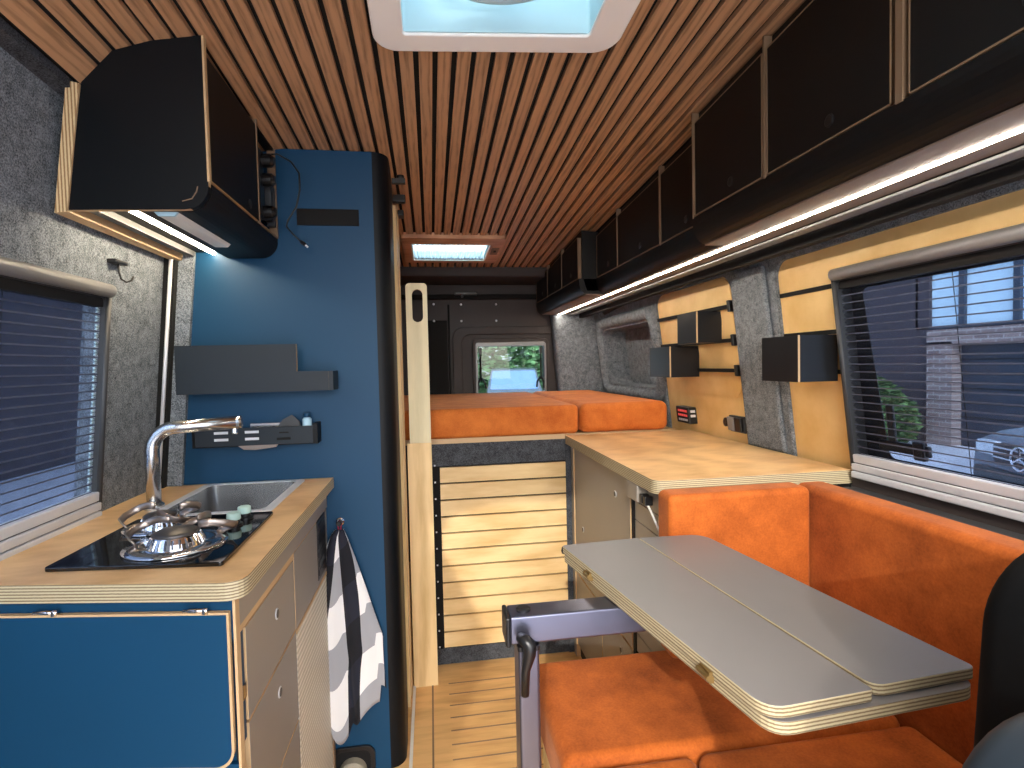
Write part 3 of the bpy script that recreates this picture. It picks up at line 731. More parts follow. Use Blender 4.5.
m = MB(); m.box(-.094, -.004, 2.046, 2.068, 0, .932); m.build('lower_board', ['birch_v', 'edge'], t, pick=ypick)

# things on the blue partition
t = thing('wall_shelf', 'stepped anthracite shelf board mounted on the blue partition', 'wall shelf', (-.56, 1.60, 1.147))
fs = [(-.672, 1.158), (-.280, 1.160), (-.280, 1.213), (-.363, 1.214), (-.363, 1.289), (-.672, 1.289)]
m = MB(); m.prism(fs, 1.555, 1.566, XZ); m.build('front_board', ['shelf', 'edge'], t, pick=ypick)
m = MB(); m.box(-.280, -.268, 1.556, 1.640, 1.160, 1.213); m.build('end_board', 'shelf', t)
m = MB(); m.box(-.66, -.280, 1.566, 1.640, 1.160, 1.170); m.build('bottom_board', 'shelf', t)

t = thing('utensil_rack', 'black magnetic utensil rack with slots on the blue partition below the shelf', 'rack', (-.51, 1.61, .98))
DX, DZ = .012, .024
m = MB(); m.box(-.655+DX, -.345+DX, 1.585, 1.592, .987+DZ, 1.036+DZ); m.build('front_plate', 'shelf', t, bevel=.001)
m = MB(); m.box(-.345+DX, -.333+DX, 1.585, 1.64, .985+DZ, 1.042+DZ); m.build('end_plate', 'blackblue', t)
m = MB(); m.box(-.662+DX, -.655+DX, 1.585, 1.64, .985+DZ, 1.042+DZ); m.build('end_plate', 'blackblue', t)
m = MB(); m.box(-.655+DX, -.345+DX, 1.592, 1.64, .984+DZ, .989+DZ); m.build('base_plate', 'blackblue', t)
for x in (-.605, -.525):
    for z in (1.024, 1.005):
        m = MB(); m.box(x+DX, x+.036+DX, 1.5835, 1.586, z-.003+DZ, z+.004+DZ); m.build('slot', 'silver', t)
m = MB(); m.box(-.435+DX, -.41+DX, 1.5838, 1.5855, 1.018+DZ, 1.022+DZ); m.build('label_mark', 'gap', t)
m = MB(); m.box(-.442+DX, -.405+DX, 1.5838, 1.5855, .999+DZ, 1.006+DZ); m.build('label_mark', 'gap', t)
m = MB(); m.prism([(-.47+DX, 1.0+DZ), (-.375+DX, 1.0+DZ), (-.385+DX, 1.048+DZ), (-.405+DX, 1.067+DZ), (-.43+DX, 1.054+DZ)], 1.605, 1.609, XZ)
tag(m.build('folded_cloth', 'rubber'), 'grey folded cloth tip sticking out of the utensil rack', 'cloth')
m = MB(); m.prism([(-.545+DX, .987+DZ), (-.44+DX, .987+DZ), (-.445+DX, .980+DZ), (-.50+DX, .974+DZ), (-.53+DX, .976+DZ)], 1.586, 1.591, XZ); m.build('hanging_lip', 'iron', t)
t = thing('small_bottle', 'little clear blue bottle at the right end of the utensil rack', 'bottle', (-.366+DX, 1.615, .99+DZ))
m = MB(); m.lathe((-.366+DX, 1.615, .99+DZ), [(.012, 0), (.013, .004), (.013, .062), (.008, .068)], 'z', 16); m.build('body', 'lens', t, smooth=True)
m = MB(); m.lathe((-.366+DX, 1.615, 1.058+DZ), [(.010, 0), (.010, .012)], 'z', 16); m.build('cap', 'blue', t)
m = MB(); m.box(-.52+DX, -.425+DX, 1.612, 1.616, .99+DZ, 1.046+DZ); tag(m.build('kitchen_scissors', 'steel', bevel=.002), 'flat steel utensil lying along the back of the rack', 'utensil')

t = thing('towel_hook', 'round chrome and black hook on the blue partition holding the towel', 'hook', (-.276, 1.635, .765))
m = MB(); m.lathe((-.276, 1.640, .768), [(.012, 0), (.012, -.004), (.009, -.006)], 'y', 20); m.build('plate', 'chrome', t)
m = MB(); m.lathe((-.276, 1.634, .768), [(.008, 0), (.006, -.014), (.008, -.02), (.006, -.023)], 'y', 16); m.build('peg', 'plastic', t)

# checked towel: gathered at the loop, falling in folds
t = thing('tea_towel', 'black white and grey checked towel hanging from a hook on the blue partition', 'towel', (-.27, 1.62, .12))
m = MB(); NU, NV = 48, 40
uvs = {}
zl_, zr_ = .125, .22
grid = []
for i in range(NV+1):
    v = i/NV; row = []
    for j in range(NU+1):
        u = j/NU
        bott = .20+.03*math.sin(u*9)-(.085 if u < .45 and u > .15 else 0)*math.sin(min(1, max(0, (u-.15)/.3))*PI)+.16*max(0, .16-u)*5+(.05 if u > .9 else 0)
        z = .752-(.752-bott)*v
        spread = min(1, .10+1.25*v**.62)
        wl_ = -.275-.084*spread*(1-.5*max(0, v-.75)*2); wr_ = -.275+.128*min(1, .08+1.35*v**.95)
        x = wl_+(wr_-wl_)*u
        y = 1.608+.013*math.sin(u*PI*4+.6+v*1.3)*min(1, .35+v*1.2)-.01*math.sin(u*PI)
        x += .008*math.sin(u*PI*4+2.0)*spread
        x += -.028*v*math.sin(v*PI*.9)*(u-.25)-.010*spread
        vv = m.bm.verts.new((x, y, z)); row.append(vv); uvs[vv] = (u*1.0+v*.30+.16, v*.95+u*.12)
    grid.append(row)
lay = m.bm.loops.layers.uv.new('UVMap')
for A, B in zip(grid, grid[1:]):
    for j in range(NU):
        f = m.bm.faces.new([A[j], A[j+1], B[j+1], B[j]]); f.smooth = True
        for lp in f.loops: lp[lay].uv = uvs[lp.vert]
o = m.build('cloth', 'towel', t); so = o.modifiers.new('thick', 'SOLIDIFY'); so.thickness = .003
m = MB(); m.tube([(-.279, 1.624, .748), (-.281, 1.624, .768), (-.276, 1.622, .775), (-.271, 1.624, .768), (-.273, 1.624, .748)], .0022, 6); m.build('hanging_loop', 'redloop', t)

# ------------------------------------------------------------------ bed
t = thing('raised_bed', 'raised bed platform with a slatted birch front and dark carpet band', 'bed base', (.17, 2.7, 0))
m = MB(); m.box(-.70, 1.04, 2.186, 3.36, .905, .925); m.build('platform', ['birch_x', 'edge'], t, pick=zpick)
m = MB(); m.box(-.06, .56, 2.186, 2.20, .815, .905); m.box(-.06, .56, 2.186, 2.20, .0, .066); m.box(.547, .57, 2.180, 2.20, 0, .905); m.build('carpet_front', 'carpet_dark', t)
m = MB(); m.box(-.0, .56, 2.196, 2.21, .066, .815); m.build('slat_backing', 'gap', t)
m = MB(); n = 11; h = (.812-.068)/n
for k in range(n): m.box(.026, .546, 2.182, 2.197, .068+h*k+.0035, .068+h*(k+1)-.0035)
m.build('slat_front', 'birch_x', t)
m = MB(); m.box(-.012, .022, 2.184, 2.2, .066, .815); m.build('side_guide', 'gap', t)
for k in range(12):
    m = MB(); m.box(.003, .009, 2.182, 2.186, .075+h*k-.003, .075+h*k+.003); m.build('guide_pin', 'silver', t)
def cushion(name, mat, x0, x1, y0, y1, z0, z1, label, cat, group=None, bev=.02, puff=.008):
    m = MB(); bm = m.bm
    nx = max(2, int((x1-x0)/.05)); ny = max(2, int((y1-y0)/.05)); nz = max(2, int((z1-z0)/.05))
    m.box(x0, x1, y0, y1, z0, z1)
    for e in list(bm.edges): pass
    o = m.build(name, mat, bevel=bev, seg=5)
    return tag(o, label, cat, group)
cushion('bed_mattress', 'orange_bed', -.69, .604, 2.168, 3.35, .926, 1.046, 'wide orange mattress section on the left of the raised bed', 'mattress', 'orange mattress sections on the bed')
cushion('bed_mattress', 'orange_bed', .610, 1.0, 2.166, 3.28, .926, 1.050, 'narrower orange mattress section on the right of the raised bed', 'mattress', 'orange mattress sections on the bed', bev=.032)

# ------------------------------------------------------------------ right worktop and cabinet
m = MB(); pw = [(.545, 1.268), (1.095, 1.268), (1.095, 2.183), (.545, 2.183)]
m.prism(round_poly(pw, [.035, 0, 0, .01]), .885, .921, ident)
tag(m.build('side_worktop', ['top', 'ply'], bevel=.002, pick=zpick), 'long birch worktop along the right wall between sofa and bed', 'worktop')
t = thing('drawer_cabinet', 'grey fronted cabinet below the right worktop with locks and ribbed shutter', 'cabinet', (.83, 1.72, 0))
m = MB(); m.box(.585, 1.09, 1.272, 2.175, 0, .884); m.build('carcass', 'black', t)
dd = side_panel(t, 'door', 1.515, 2.135, .365, .872, x=.572); lock(dd, (.571, 1.64, .80), sgn=-1); lock(dd, (.571, 2.02, .57), sgn=-1)
for a, c in (((1.515, 1.80), 'drawer'), ((1.805, 2.135), 'drawer')):
    e = side_panel(t, c, a[0], a[1], .06, .358, x=.572)
    lock(e, (.571, (a[0]+a[1])/2-.05, .31), sgn=-1)
m = MB(); m.box(.568, .586, 2.14, 2.176, 0, .884); m.build('end_post', ['grey', 'edge'], t, pick=xpick)
m = MB(); m.box(.575, .586, 1.49, 1.51, .06, .884); m.build('shutter_guide', 'gap', t)
m = MB()
for k in range(9): m.box(.578, .587, 1.28, 1.49, .37+.056*k, .37+.056*k+.0525)
m.build('ribbed_shutter', 'grey', t)
m = MB(); m.box(.575, .587, 1.275, 1.49, .06, .362); m.build('niche_back', 'gap', t)
m = MB(); m.box(.560, .587, 1.275, 1.49, .05, .064); m.build('niche_shelf', 'edge', t)
t = thing('wall_charger', 'grey power adapter hanging under the front edge of the right worktop', 'charger', (.56, 1.42, .82))
m = MB(); m.box(.545, .577, 1.39, 1.47, .835, .884); m.build('body', 'grey', t, bevel=.004)
for y in (1.345, 1.37):
    m = MB(); m.box(.550, .572, y, y+.016, .838, .862); m.build('socket', 'plastic', t, bevel=.002)
m = MB(); m.tube([(.56, 1.36, .845), (.56, 1.33, .825), (.562, 1.30, .80), (.565, 1.285, .78)], .003, 6); m.build('cord', 'white', t)

# wall fittings on the right panel
def wallbox(u0, u1, v0, v1, w0, w1, m=None):
    m = m or MB(); m.box(u0, u1, v0, v1, w0, w1, fn=RW); return m
t = thing('control_panel', 'black control panel with red displays at the far end of the right worktop', 'control panel', RW(2.17, .95, 0))
wallbox(2.12, 2.235, .952, 1.022, -.012, .028).build('case', 'plastic', t, bevel=.004)
for v in (1.004, .985, .966):
    m = MB()
    for k in range(5): m.box(2.135+.017*k, 2.147+.017*k, v-.004, v+.006, .028, .0295, fn=RW)
    m.build('display', 'red' if v > .97 else 'silver', t)
m = MB()
for v in (1.004, .985): m.box(2.116, 2.121, v-.004, v+.006, .0, .02, fn=RW)
m.build('side_mark', 'silver', t)
m = MB(); m.lathe(RW(1.885, .985, -.01), [(.017, .0), (.017, -.010), (.010, -.012)], 'x', 20)
tag(m.build('round_socket', 'plastic'), 'small round black socket left of the double socket on plywood', 'socket')
t = thing('double_socket', 'grey double socket with black covers low on the plywood wall panel', 'socket', RW(1.80, .95, 0))
wallbox(1.755, 1.85, .955, 1.015, -.012, .004).build('plate', 'rubber', t, bevel=.003)
for u in (1.76, 1.806): wallbox(u, u+.040, .960, 1.010, .004, .016).build('cover', 'frame' if u > 1.79 else 'plastic', t, bevel=.003)

# three open-topped black boxes
def black_box(label, x0, y0, y1, z0, z1, xw):
    t = thing('wall_box', label, 'storage box', ((x0+xw)/2, (y0+y1)/2, z0), 'black boxes hung on the plywood wall rails')
    m = MB(); m.box(x0, x0+.006, y0, y1, z0, z1); m.build('front_panel', ['box', 'edge'], t, pick=xpick)
    m = MB(); m.box(x0+.006, xw, y0, y0+.006, z0, z1); m.build('side_panel', ['box', 'edge'], t, pick=ypick)
    m = MB(); m.box(x0+.006, xw, y1-.006, y1, z0, z1); m.build('side_panel', ['box', 'edge'], t, pick=ypick)
    m = MB(); m.box(x0+.006, xw, y0+.006, y1-.006, z0, z0+.006); m.build('bottom_panel', 'box', t)
    m = MB(); m.box(xw-.006, xw, y0+.006, y1-.006, z0, z1); m.build('back_panel', 'box', t)
black_box('black box nearest the big window, alone on its plywood panel', .95, 1.285, 1.44, 1.156, 1.279, 1.066)
black_box('black box on the upper rail of the small plywood panel', .953, 1.835, 1.985, 1.282, 1.396, 1.052)
black_box('black box on the lower rail beside the bed, next to the carpeted recess', .94, 2.03, 2.225, 1.153, 1.276, 1.066)

# ------------------------------------------------------------------ overhead cupboards on the right
def overhead(label, xf, y0, y1, doors, ends, zb=1.527, zd=1.594, group='overhead cupboards along the right wall'):
    t = thing('overhead_cupboard', label, 'overhead cupboard', ((xf+.93)/2, (y0+y1)/2, zb), group)
    m = MB(); r = .036
    arc = [(xf+r-r*math.cos(a*PI/16), zd-.012-r*math.sin(a*PI/16)*((zd-.012-zb)/r)) for a in range(0, 9)]
    pr = [(xf, zd)]+arc+[(.93, zb-.002), (.93, zb+.012), (xf+.036, zb+.014), (xf+.02, zd)]
    m.prism(pr, y0, y1, XZ); m.build('rounded_valance', 'black', t)
    m = MB(); m.box(xf+.034, .86, y0, y1, zb-.0038, zb-.0006); m.build('lit_underside_board', 'lit_taupe', t)  # added board, its colour holds the glow beside the strip light
    m = MB(); m.box(xf+.016, .93, y0+.002, y1-.002, zd, 1.70)
    m.hexa([(xf+.016, y0+.002, 1.70), (.93, y0+.002, 1.70), (.93, y1-.002, 1.70), (xf+.016, y1-.002, 1.70),
            (xf+.016, y0+.002, zceil(.7, y0)-.003), (.84, y0+.002, zceil(.7, y0)-.02), (.84, y1-.002, zceil(.7, y1)-.02), (xf+.016, y1-.002, zceil(.7, y1)-.003)])
    m.build('carcass', 'black', t)
    for a, c in doors:
        zt = zceil(.7, a)-.032; zt2 = zceil(.7, c)-.032
        m = MB(); m.hexa([(xf, a, zd+.003), (xf+.016, a, zd+.003), (xf+.016, c, zd+.003), (xf, c, zd+.003), (xf, a, zt), (xf+.016, a, zt), (xf+.016, c, zt2), (xf, c, zt2)])
        d = m.build('door', ['black', 'edge_dark'], t, bevel=.0008, pick=xpick)
        lock(d, (xf, a+(c-a)*.42, zd+.035), sgn=-1, mat='plastic')
        mm = MB(); e = .0022
        mm.box(xf-.0012, xf+.003, a, c, zd+.002, zd+.002+e*1.3); mm.box(xf-.0012, xf+.003, a, a+e, zd+.002, zt); mm.box(xf-.0012, xf+.003, c-e, c, zd+.002, zt2)
        mm.hexa([(xf-.0012, a, zt-e), (xf+.003, a, zt-e), (xf+.003, c, zt2-e), (xf-.0012, c, zt2-e), (xf-.0012, a, zt), (xf+.003, a, zt), (xf+.003, c, zt2), (xf-.0012, c, zt2)])
        mm.build('door_edging', 'edge_dark', d)
    for y in ends:
        hw = .0062 if abs(y-.715) < .01 else .0028
        m = MB(); m.hexa([(xf-.002, y-hw, zd-.002), (xf+.016, y-hw, zd-.002), (xf+.016, y+hw, zd-.002), (xf-.002, y+hw, zd-.002),
                          (xf-.002, y-hw, zceil(.7, y)-.003), (xf+.016, y-hw, zceil(.7, y)-.003), (xf+.016, y+hw, zceil(.7, y)-.003), (xf-.002, y+hw, zceil(.7, y)-.003)])
        m.build('divider_edge', 'edge_dark', t)
    return t
overhead('nearest black overhead cupboard run above the table with ply edged doors', .695, .10, 1.352, [(.12, .40), (.42, .700), (.730, 1.032), (1.048, 1.338)], [.41, .715, 1.040, 1.346])
overhead('set back middle black overhead cupboard run between two deeper runs', .745, 1.354, 2.345, [(1.365, 1.66), (1.672, 2.065), (2.075, 2.335)], [1.666, 2.070])
overhead('farthest black overhead cupboard run over the bed by the rear doors', .665, 2.347, 3.32, [(2.36, 2.66), (2.67, 2.99), (3.0, 3.31)], [2.665, 2.995])
tag(MB().box(.797, .808, .05, 3.30, 1.5212, 1.5231).build('led_strip', 'led', bevel=.001), 'long lit strip light under the right overhead cupboards', 'strip light')
m = MB(); m.box(.858, .864, .05, 3.32, 1.515, 1.521); m.box(.862, .90, .05, 3.32, 1.517, 1.5215)
tag(m.build('fixing_rail', 'frame', bevel=.002), 'thin silver fixing rail behind the right strip light', 'rail')
m = MB(); m.box(.932, .955, .05, 3.32, 1.500, 1.57); tag(m.build('cable_duct', 'gap'), 'dark ribbed cable duct behind the right overhead cupboards', 'cable duct')

# ------------------------------------------------------------------ dinette
t = thing('bench_base', 'birch boxed bench base beneath the orange seat cushions', 'bench', (.62, .75, 0))
m = MB(); m.box(.245, 1.0, .56, 1.258, 0, .372); m.build('box', ['birch_x', 'edge'], t, pick=lambda n: 0)
m = MB(); m.box(.235, 1.0, .54, 1.262, .372, .386); m.build('lid', ['birch', 'ply'], t, pick=zpick)
SG = 'orange seat cushions on the bench'
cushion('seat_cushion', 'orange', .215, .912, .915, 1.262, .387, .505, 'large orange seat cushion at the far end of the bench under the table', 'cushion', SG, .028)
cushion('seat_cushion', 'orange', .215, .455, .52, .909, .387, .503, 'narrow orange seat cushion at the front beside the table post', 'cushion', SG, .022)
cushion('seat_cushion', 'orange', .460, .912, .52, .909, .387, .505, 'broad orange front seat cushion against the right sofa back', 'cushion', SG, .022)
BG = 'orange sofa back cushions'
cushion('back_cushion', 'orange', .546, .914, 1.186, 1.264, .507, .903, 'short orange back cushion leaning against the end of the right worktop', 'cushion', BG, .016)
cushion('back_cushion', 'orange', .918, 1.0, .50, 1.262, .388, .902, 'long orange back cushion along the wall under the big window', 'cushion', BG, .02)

t = thing('folding_table', 'grey topped folding table with plywood edges on an aluminium swivel post', 'table', (.155, .91, 0))
LL = [(.277, 1.160), (.460, 1.172), (.522, .571), (.374, .560)]
RL = [(.4625, 1.172), (.614, 1.165), (.688, .588), (.5275, .577)]
BB = [(.272, 1.160), (.615, 1.168), (.695, .572), (.655, .556), (.372, .530)]
m = MB(); m.prism(round_poly(LL[::-1], [.03, .006, .006, .012]), .800, .815, ident); m.build('leaf', ['table', 'ply'], t, bevel=.001, pick=zpick)
m = MB(); m.prism(round_poly(RL[::-1], [.02, .012, .04, .006]), .800, .815, ident); m.build('leaf', ['table', 'ply'], t, bevel=.001, pick=zpick)
BB = [(.280, 1.158), (.612, 1.166), (.683, .578), (.380, .557)]
m = MB(); m.prism(round_poly(BB[::-1], [.03, .03, .03, .012]), .781, .7975, ident); m.build('base_board', ['table', 'ply'], t, bevel=.001, pick=zpick)
for f in (.78, .20):
    x = .272+(.370-.272)*(1-f); y = .545+(1.160-.545)*f
    m = MB(); m.tube([(x-.001+.003, y-.014, .7985), (x+.001, y+.014, .7985)], .004, 8); m.box(x+.003, x+.010, y-.013, y+.013, .791, .806); m.build('hinge', 'brass', t)
m = MB(); m.lathe((.284, 1.158, .797), [(.006, 0), (.008, .006), (.006, .014)], 'z', 12); m.build('corner_catch', 'plastic', t)
m = MB(); m.box(.125, .46, .915, .968, .730, .7795); arm = m.build('swivel_arm', 'alu', t, bevel=.004, seg=3)
m = MB(); m.box(.117, .125, .912, .971, .727, .7795); m.build('end_cap', 'plastic', arm, bevel=.003)
m = MB(); m.lathe((.152, .940, .7795), [(.013, 0), (.013, .004), (.010, .006)], 'z', 18); m.build('cover_cap', 'plastic', arm)
m = MB(); m.prism(round_poly([(.137, .906), (.174, .906), (.174, .962), (.137, .962)], [.006]*4), .0, .730, ident); m.build('post', 'alu', t, bevel=.001)
m = MB(); m.prism(round_poly([(.136, .905), (.175, .905), (.175, .963), (.136, .963)], [.006]*4), .722, .730, ident); m.build('post_cap', 'plastic', t)
m = MB(); m.tube([(.141, .905, .748), (.147, .888, .750), (.153, .886, .744), (.153, .886, .728), (.146, .888, .70), (.144, .890, .655)], [.009, .011, .012, .011, .008, .007], 12); m.build('clamp_lever', 'plastic', t, smooth=True)
m = MB(); m.box(.10, .21, .88, .99, 0, .008); m.build('foot_plate', 'alu', t, bevel=.002)

# ------------------------------------------------------------------ driver's seat
t = thing('driver_seat', 'black swivel cab seat with blue grey armrest at the lower right corner', 'seat', (.72, .20, 0))
m = MB(); pr = rr(.500, 1.0, .47, 1.050, .085, 10)
def seatf(u, v, a): return (u, a+.06*(1.03-v), v)
m.prism(pr, .345, .435, seatf); m.build('backrest', 'seat', t, bevel=.03, seg=5)
m = MB(); m.box(.56, 1.0, -.10, .36, .36, .47); m.build('seat_pad', 'seat', t, bevel=.03, seg=4)
m = MB(); m.prism(rr(.356, .53, .68, .962, .08, 8), .235, .335, XZ); m.build('armrest', 'seat_blue', t, bevel=.02, seg=4)
m = MB(); m.box(.62, .98, -.08, .34, .10, .36); m.box(.68, .92, .0, .30, 0, .10); m.build('pedestal', 'plastic', t, bevel=.01)

# ------------------------------------------------------------------ outside
GZ = -.38
m = MB(); m.box(-40, 60, -40, 60, GZ-.05, GZ)
struct(m.build('ground', 'paving'), 'pale paved yard outside the van', 'ground')
t = thing('house', 'dark clad house with brick garage surround seen through the right hand window', 'house', (9.5, 8, GZ))
m = MB(); m.box(9.0, 13, 8.62, 16, GZ, 5.2); m.box(9.1, 13, -4, 8.62, 2.75, 5.2); m.build('wall', 'darkwall', t)
m = MB(); m.box(8.95, 9.3, 8.14, 8.62, GZ, 1.44); m.box(8.95, 9.3, -4, 8.62, 1.40, 1.66); m.box(8.95, 9.3, 3.6, 4.0, GZ, 1.44); m.build('brickwork', 'brick', t)
m = MB(); m.box(9.15, 9.25, 4.0, 8.14, GZ, 1.40); gd = m.build('garage_door', 'garage', t)
m = MB()
for k in range(7): m.box(9.14, 9.16, 4.0, 8.14, GZ+.25*k, GZ+.25*k+.02)
m.build('panel_joint', 'gap', gd)
for k in range(6):
    m = MB(); m.holed([(8.90-.88*(k+1), 1.68), (8.90-.88*k, 1.68), (8.90-.88*k, 2.74), (8.90-.88*(k+1), 2.74)], [[(8.90-.88*(k+1)+.05, 1.73), (8.90-.88*k-.05, 1.73), (8.90-.88*k-.05, 2.69), (8.90-.88*(k+1)+.05, 2.69)]], YZ, 9.0, 9.1)
    f = m.build('window', 'winframe', t)
    m = MB(); m.box(9.06, 9.08, 8.90-.88*(k+1)+.05, 8.90-.88*k-.05, 1.73, 2.69); m.build('pane', 'winpane', f)

def leaf_blob(m, c, r, n, size, seed):
    rnd = random.Random(seed)
    for k in range(n):
        a = rnd.uniform(0, 2*PI); ph = math.acos(rnd.uniform(-1, 1)); rad = rnd.uniform(.55, 1)**.6
        p = Vector((c[0]+r[0]*rad*math.sin(ph)*math.cos(a), c[1]+r[1]*rad*math.sin(ph)*math.sin(a), c[2]+r[2]*rad*math.cos(ph)))
        q = Matrix.Rotation(rnd.uniform(0, 6.3), 3, 'Z') @ Matrix.Rotation(rnd.uniform(-1.2, 1.2), 3, 'X')
        s_ = size*rnd.uniform(.6, 1.3)
        m.poly3([p+q@Vector((-s_*.5, 0, 0)), p+q@Vector((0, -s_*.28, .0)), p+q@Vector((s_*.5, 0, 0)), p+q@Vector((0, s_*.28, 0))])
t = thing('bush', 'green bush by the house wall seen through the right hand window', 'bush', (8.3, 9.1, GZ))
m = MB(); leaf_blob(m, (8.3, 9.15, .22), (.5, .66, .62), 2200, .14, 3); leaf_blob(m, (8.25, 8.6, .05), (.4, .42, .45), 1200, .14, 4); m.build('foliage', 'leaf', t)
m = MB(); m.tube([(8.3, 9.15, GZ), (8.3, 9.15, .3)], .03, 8); m.build('stem', 'trunk', t)

def car(name, label, loc, rot, paint, size, group=None):
    L, W, H = size
    t = thing(name, label, 'car', loc)
    c, s_ = math.cos(rot), math.sin(rot)
    def F(u, v, w): return (loc[0]+u*c-v*s_, loc[1]+u*s_+v*c, loc[2]+w)   # u forward, v left
    side = [(-L*.48, .25), (L*.46, .22), (L*.5, .40), (L*.49, .68), (L*.42, .78), (L*.20, .90), (.02*L, H*.97), (-L*.1, H), (-L*.36, H*.98), (-L*.48, .95), (-L*.5, .6)]
    m = MB(); m.prism(side, -W/2, W/2, lambda u, v, a: F(u, a*(1 if v < .95 else .84), v)); m.build('body', paint, t, bevel=.05, seg=3)
    a0 = Vector((L*.20, 0, .90)); a1 = Vector((.02*L, 0, H*.97))
    d = (a1-a0); nn = Vector((d.z, 0, -d.x)).normalized()
    def WS(u, v, w): p = a0+d*v+nn*w; return F(p.x, u*(1-.12*v), p.z)
    m = MB(); m.prism(rr(-W*.44, W*.44, .08, .92, .05), .0, .02, WS); m.build('windscreen', 'windscreen', t)
    m = MB(); m.prism(rr(-.42, .42, .50, .70, .05), L*.478, L*.505, lambda u, v, a: F(a, u, v)); g = m.build('grille', 'plastic', t)
    m = MB()
    for z in (.56, .61, .66): m.prism([(-.40, z-.006), (.40, z-.006), (.40, z+.006), (-.40, z+.006)], L*.5, L*.51, lambda u, v, a: F(a, u, v))
    m.build('grille_bar', 'silver', g)
    for sg in (-1, 1):
        m = MB(); m.prism(rr(sg*W*.36-.16, sg*W*.36+.16, .56, .70, .05), L*.455, L*.497, lambda u, v, a: F(a, u, v)); m.build('headlight', 'headlight', t)
        for uu in (L*.32, -L*.30):
            m = MB(); ang = [(.32*math.cos(k*PI/12), .32+.32*math.sin(k*PI/12)) for k in range(24)]
            m.prism([(uu+p, q) for p, q in ang], sg*W*.42, sg*(W*.5+.01), lambda u, v, a: F(u, a, v)); wh = m.build('wheel', 'tyre', t)
            ang = [(.2*math.cos(k*PI/8), .32+.2*math.sin(k*PI/8)) for k in range(16)]
            m = MB(); m.prism([(uu+p, q) for p, q in ang], sg*W*.5, sg*(W*.5+.02), lambda u, v, a: F(u, a, v)); m.build('hubcap', 'silver', wh)
    m = MB(); m.prism(rr(-W*.42, W*.42, .28, .44, .05), L*.47, L*.515, lambda u, v, a: F(a, u, v)); m.build('bumper', paint if paint == 'cardark' else 'rubber', t)
    m = MB(); m.tube([F(L*.515, .11*math.cos(k*PI/12), .60+.11*math.sin(k*PI/12)) for k in range(25)], .012, 6, cap=False)
    for k in range(3):
        a = PI/2+2*PI*k/3; m.tube([F(L*.515, 0, .60), F(L*.515, .11*math.cos(a), .60+.11*math.sin(a))], [.016, .006], 6)
    m.build('emblem', 'chrome', t)
    return t
car('parked_car', 'silver car with a round chrome emblem at the right edge of the big window', (7.0, 3.72, GZ), PI*160/180, 'car', (3.2, 1.6, 1.45))
car('parked_car', 'silver car seen through the small rear door window', (2.7, 17.6, GZ-.15), -PI/2-.12, 'car', (4.2, 1.75, 1.62))
TG = 'trees behind the van'
for i, (x, y, r, h) in enumerate(((-.2, 19, 1.5, 4.2), (2.6, 23, 1.8, 5.4), (5.3, 20.5, 1.4, 4.6), (8.0, 23, 1.6, 5))):
    t = thing('tree', ['leafy tree at the left side of the rear window view', 'tallest leafy tree straight behind the silver car', 'leafy tree right of the silver car', 'leafy tree at the right edge of the rear window view'][i], 'tree', (x, y, GZ), TG)
    m = MB(); leaf_blob(m, (x, y, h*.46), (r*1.15, r, h*.58), 5200, .36, 20+i); m.build('crown', 'leaf2', t)
    m = MB(); m.tube([(x, y, GZ), (x+.1, y, h*.5), (x, y, h*.9)], [.12, .09, .03], 8); m.build('trunk', 'trunk', t)

# house on the left, seen dimly through the left blind
t = thing('neighbour_house', 'pale neighbouring house wall dimly seen through the left blind', 'house', (-6.5, 5, GZ))
m = MB(); m.box(-10, -6.5, 5.6, 14, GZ, 4.5); m.build('wall', 'darkwall', t)
m = MB(); m.box(-9, -6.0, -2.0, 4.4, GZ, 2.4); m.build('annexe', 'brick', t)
m = MB(); m.prism([(-2.4, 2.4), (4.8, 2.4), (4.8, 2.55), (-2.4, 2.55)], -9.2, -5.8, YZ); m.build('roof_edge', 'winframe', t)

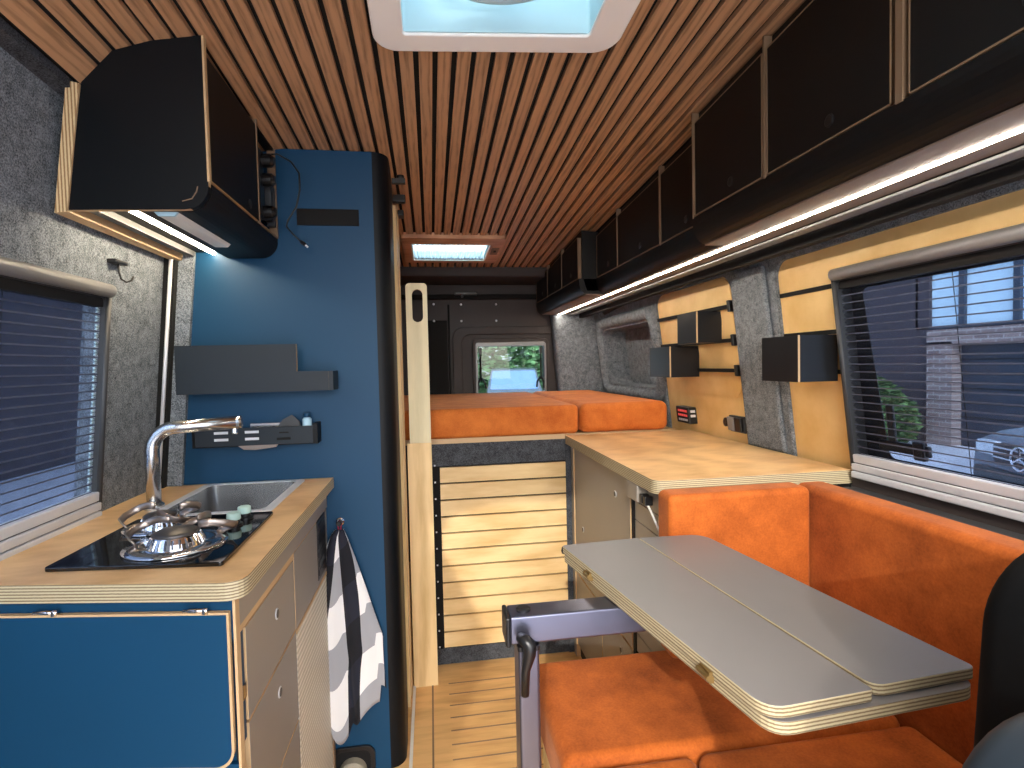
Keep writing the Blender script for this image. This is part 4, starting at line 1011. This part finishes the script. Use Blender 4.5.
# ------------------------------------------------------------------ light
w = bpy.data.worlds.new('World'); SC.world = w; w.use_nodes = True
nt = w.node_tree; bg = nt.nodes['Background']
sky = nt.nodes.new('ShaderNodeTexSky'); sky.sky_type = 'NISHITA'; sky.sun_disc = False
sky.sun_elevation = math.radians(38); sky.sun_rotation = math.radians(200); sky.air_density = 1; sky.dust_density = 2
hs = nt.nodes.new('ShaderNodeHueSaturation'); hs.inputs['Saturation'].default_value = .5
nt.links.new(sky.outputs[0], hs.inputs['Color']); nt.links.new(hs.outputs[0], bg.inputs['Color']); bg.inputs['Strength'].default_value = .31

def sun(direction, strength, angle, color):
    d = bpy.data.lights.new('sun', 'SUN'); d.energy = strength; d.angle = math.radians(angle); d.color = color
    o = bpy.data.objects.new('sun', d); COL.objects.link(o)
    o.rotation_euler = Vector(direction).to_track_quat('-Z', 'Y').to_euler(); return o
sun((.25, 1, -.50), .8, .8, (1, .93, .82))
def area(name, loc, direction, sx, sy, power, color):
    d = bpy.data.lights.new(name, 'AREA'); d.shape = 'RECTANGLE'; d.size = sx; d.size_y = sy; d.energy = power; d.color = color
    o = bpy.data.objects.new(name, d); COL.objects.link(o); o.location = loc
    o.rotation_euler = Vector(direction).to_track_quat('-Z', 'Y').to_euler(); return o

area('fill_over_roof_fan', (.15, .88, 2.45), (0, 0, -1), .9, .9, 2, (.88, .95, 1))  # added lamp above the roof, stands in for daylight through the fan
area('fill_over_rooflight', (.12, 2.70, 2.35), (0, 0, -1), .9, .9, 14, (.95, .97, 1))  # added lamp outside the rooflight, brightens the bed and rear ceiling

# ------------------------------------------------------------------ camera
cam = bpy.data.cameras.new('camera'); co = bpy.data.objects.new('camera', cam); COL.objects.link(co)
cam.sensor_width = 36; cam.sensor_fit = 'HORIZONTAL'; cam.lens = 540/1024*36; cam.clip_start = .02
r_ = Vector((0.98851627, -0.14939331, -0.02274262)); d_ = Vector((-0.02793259, -0.03273413, -0.99907369)); f_ = Vector((0.14851046, 0.98823586, -0.03653116))
mt = Matrix((r_, -d_, -f_)).transposed().to_4x4(); mt.translation = Vector((0, 0, 1.22)); co.matrix_world = mt
SC.camera = co
vs = SC.view_settings; vs.view_transform = 'Standard'; vs.look = 'None'; vs.gamma = 1; vs.use_curve_mapping = False
vs.exposure = 1.6
for o in bpy.data.objects:
    if '_o' in o: del o['_o']
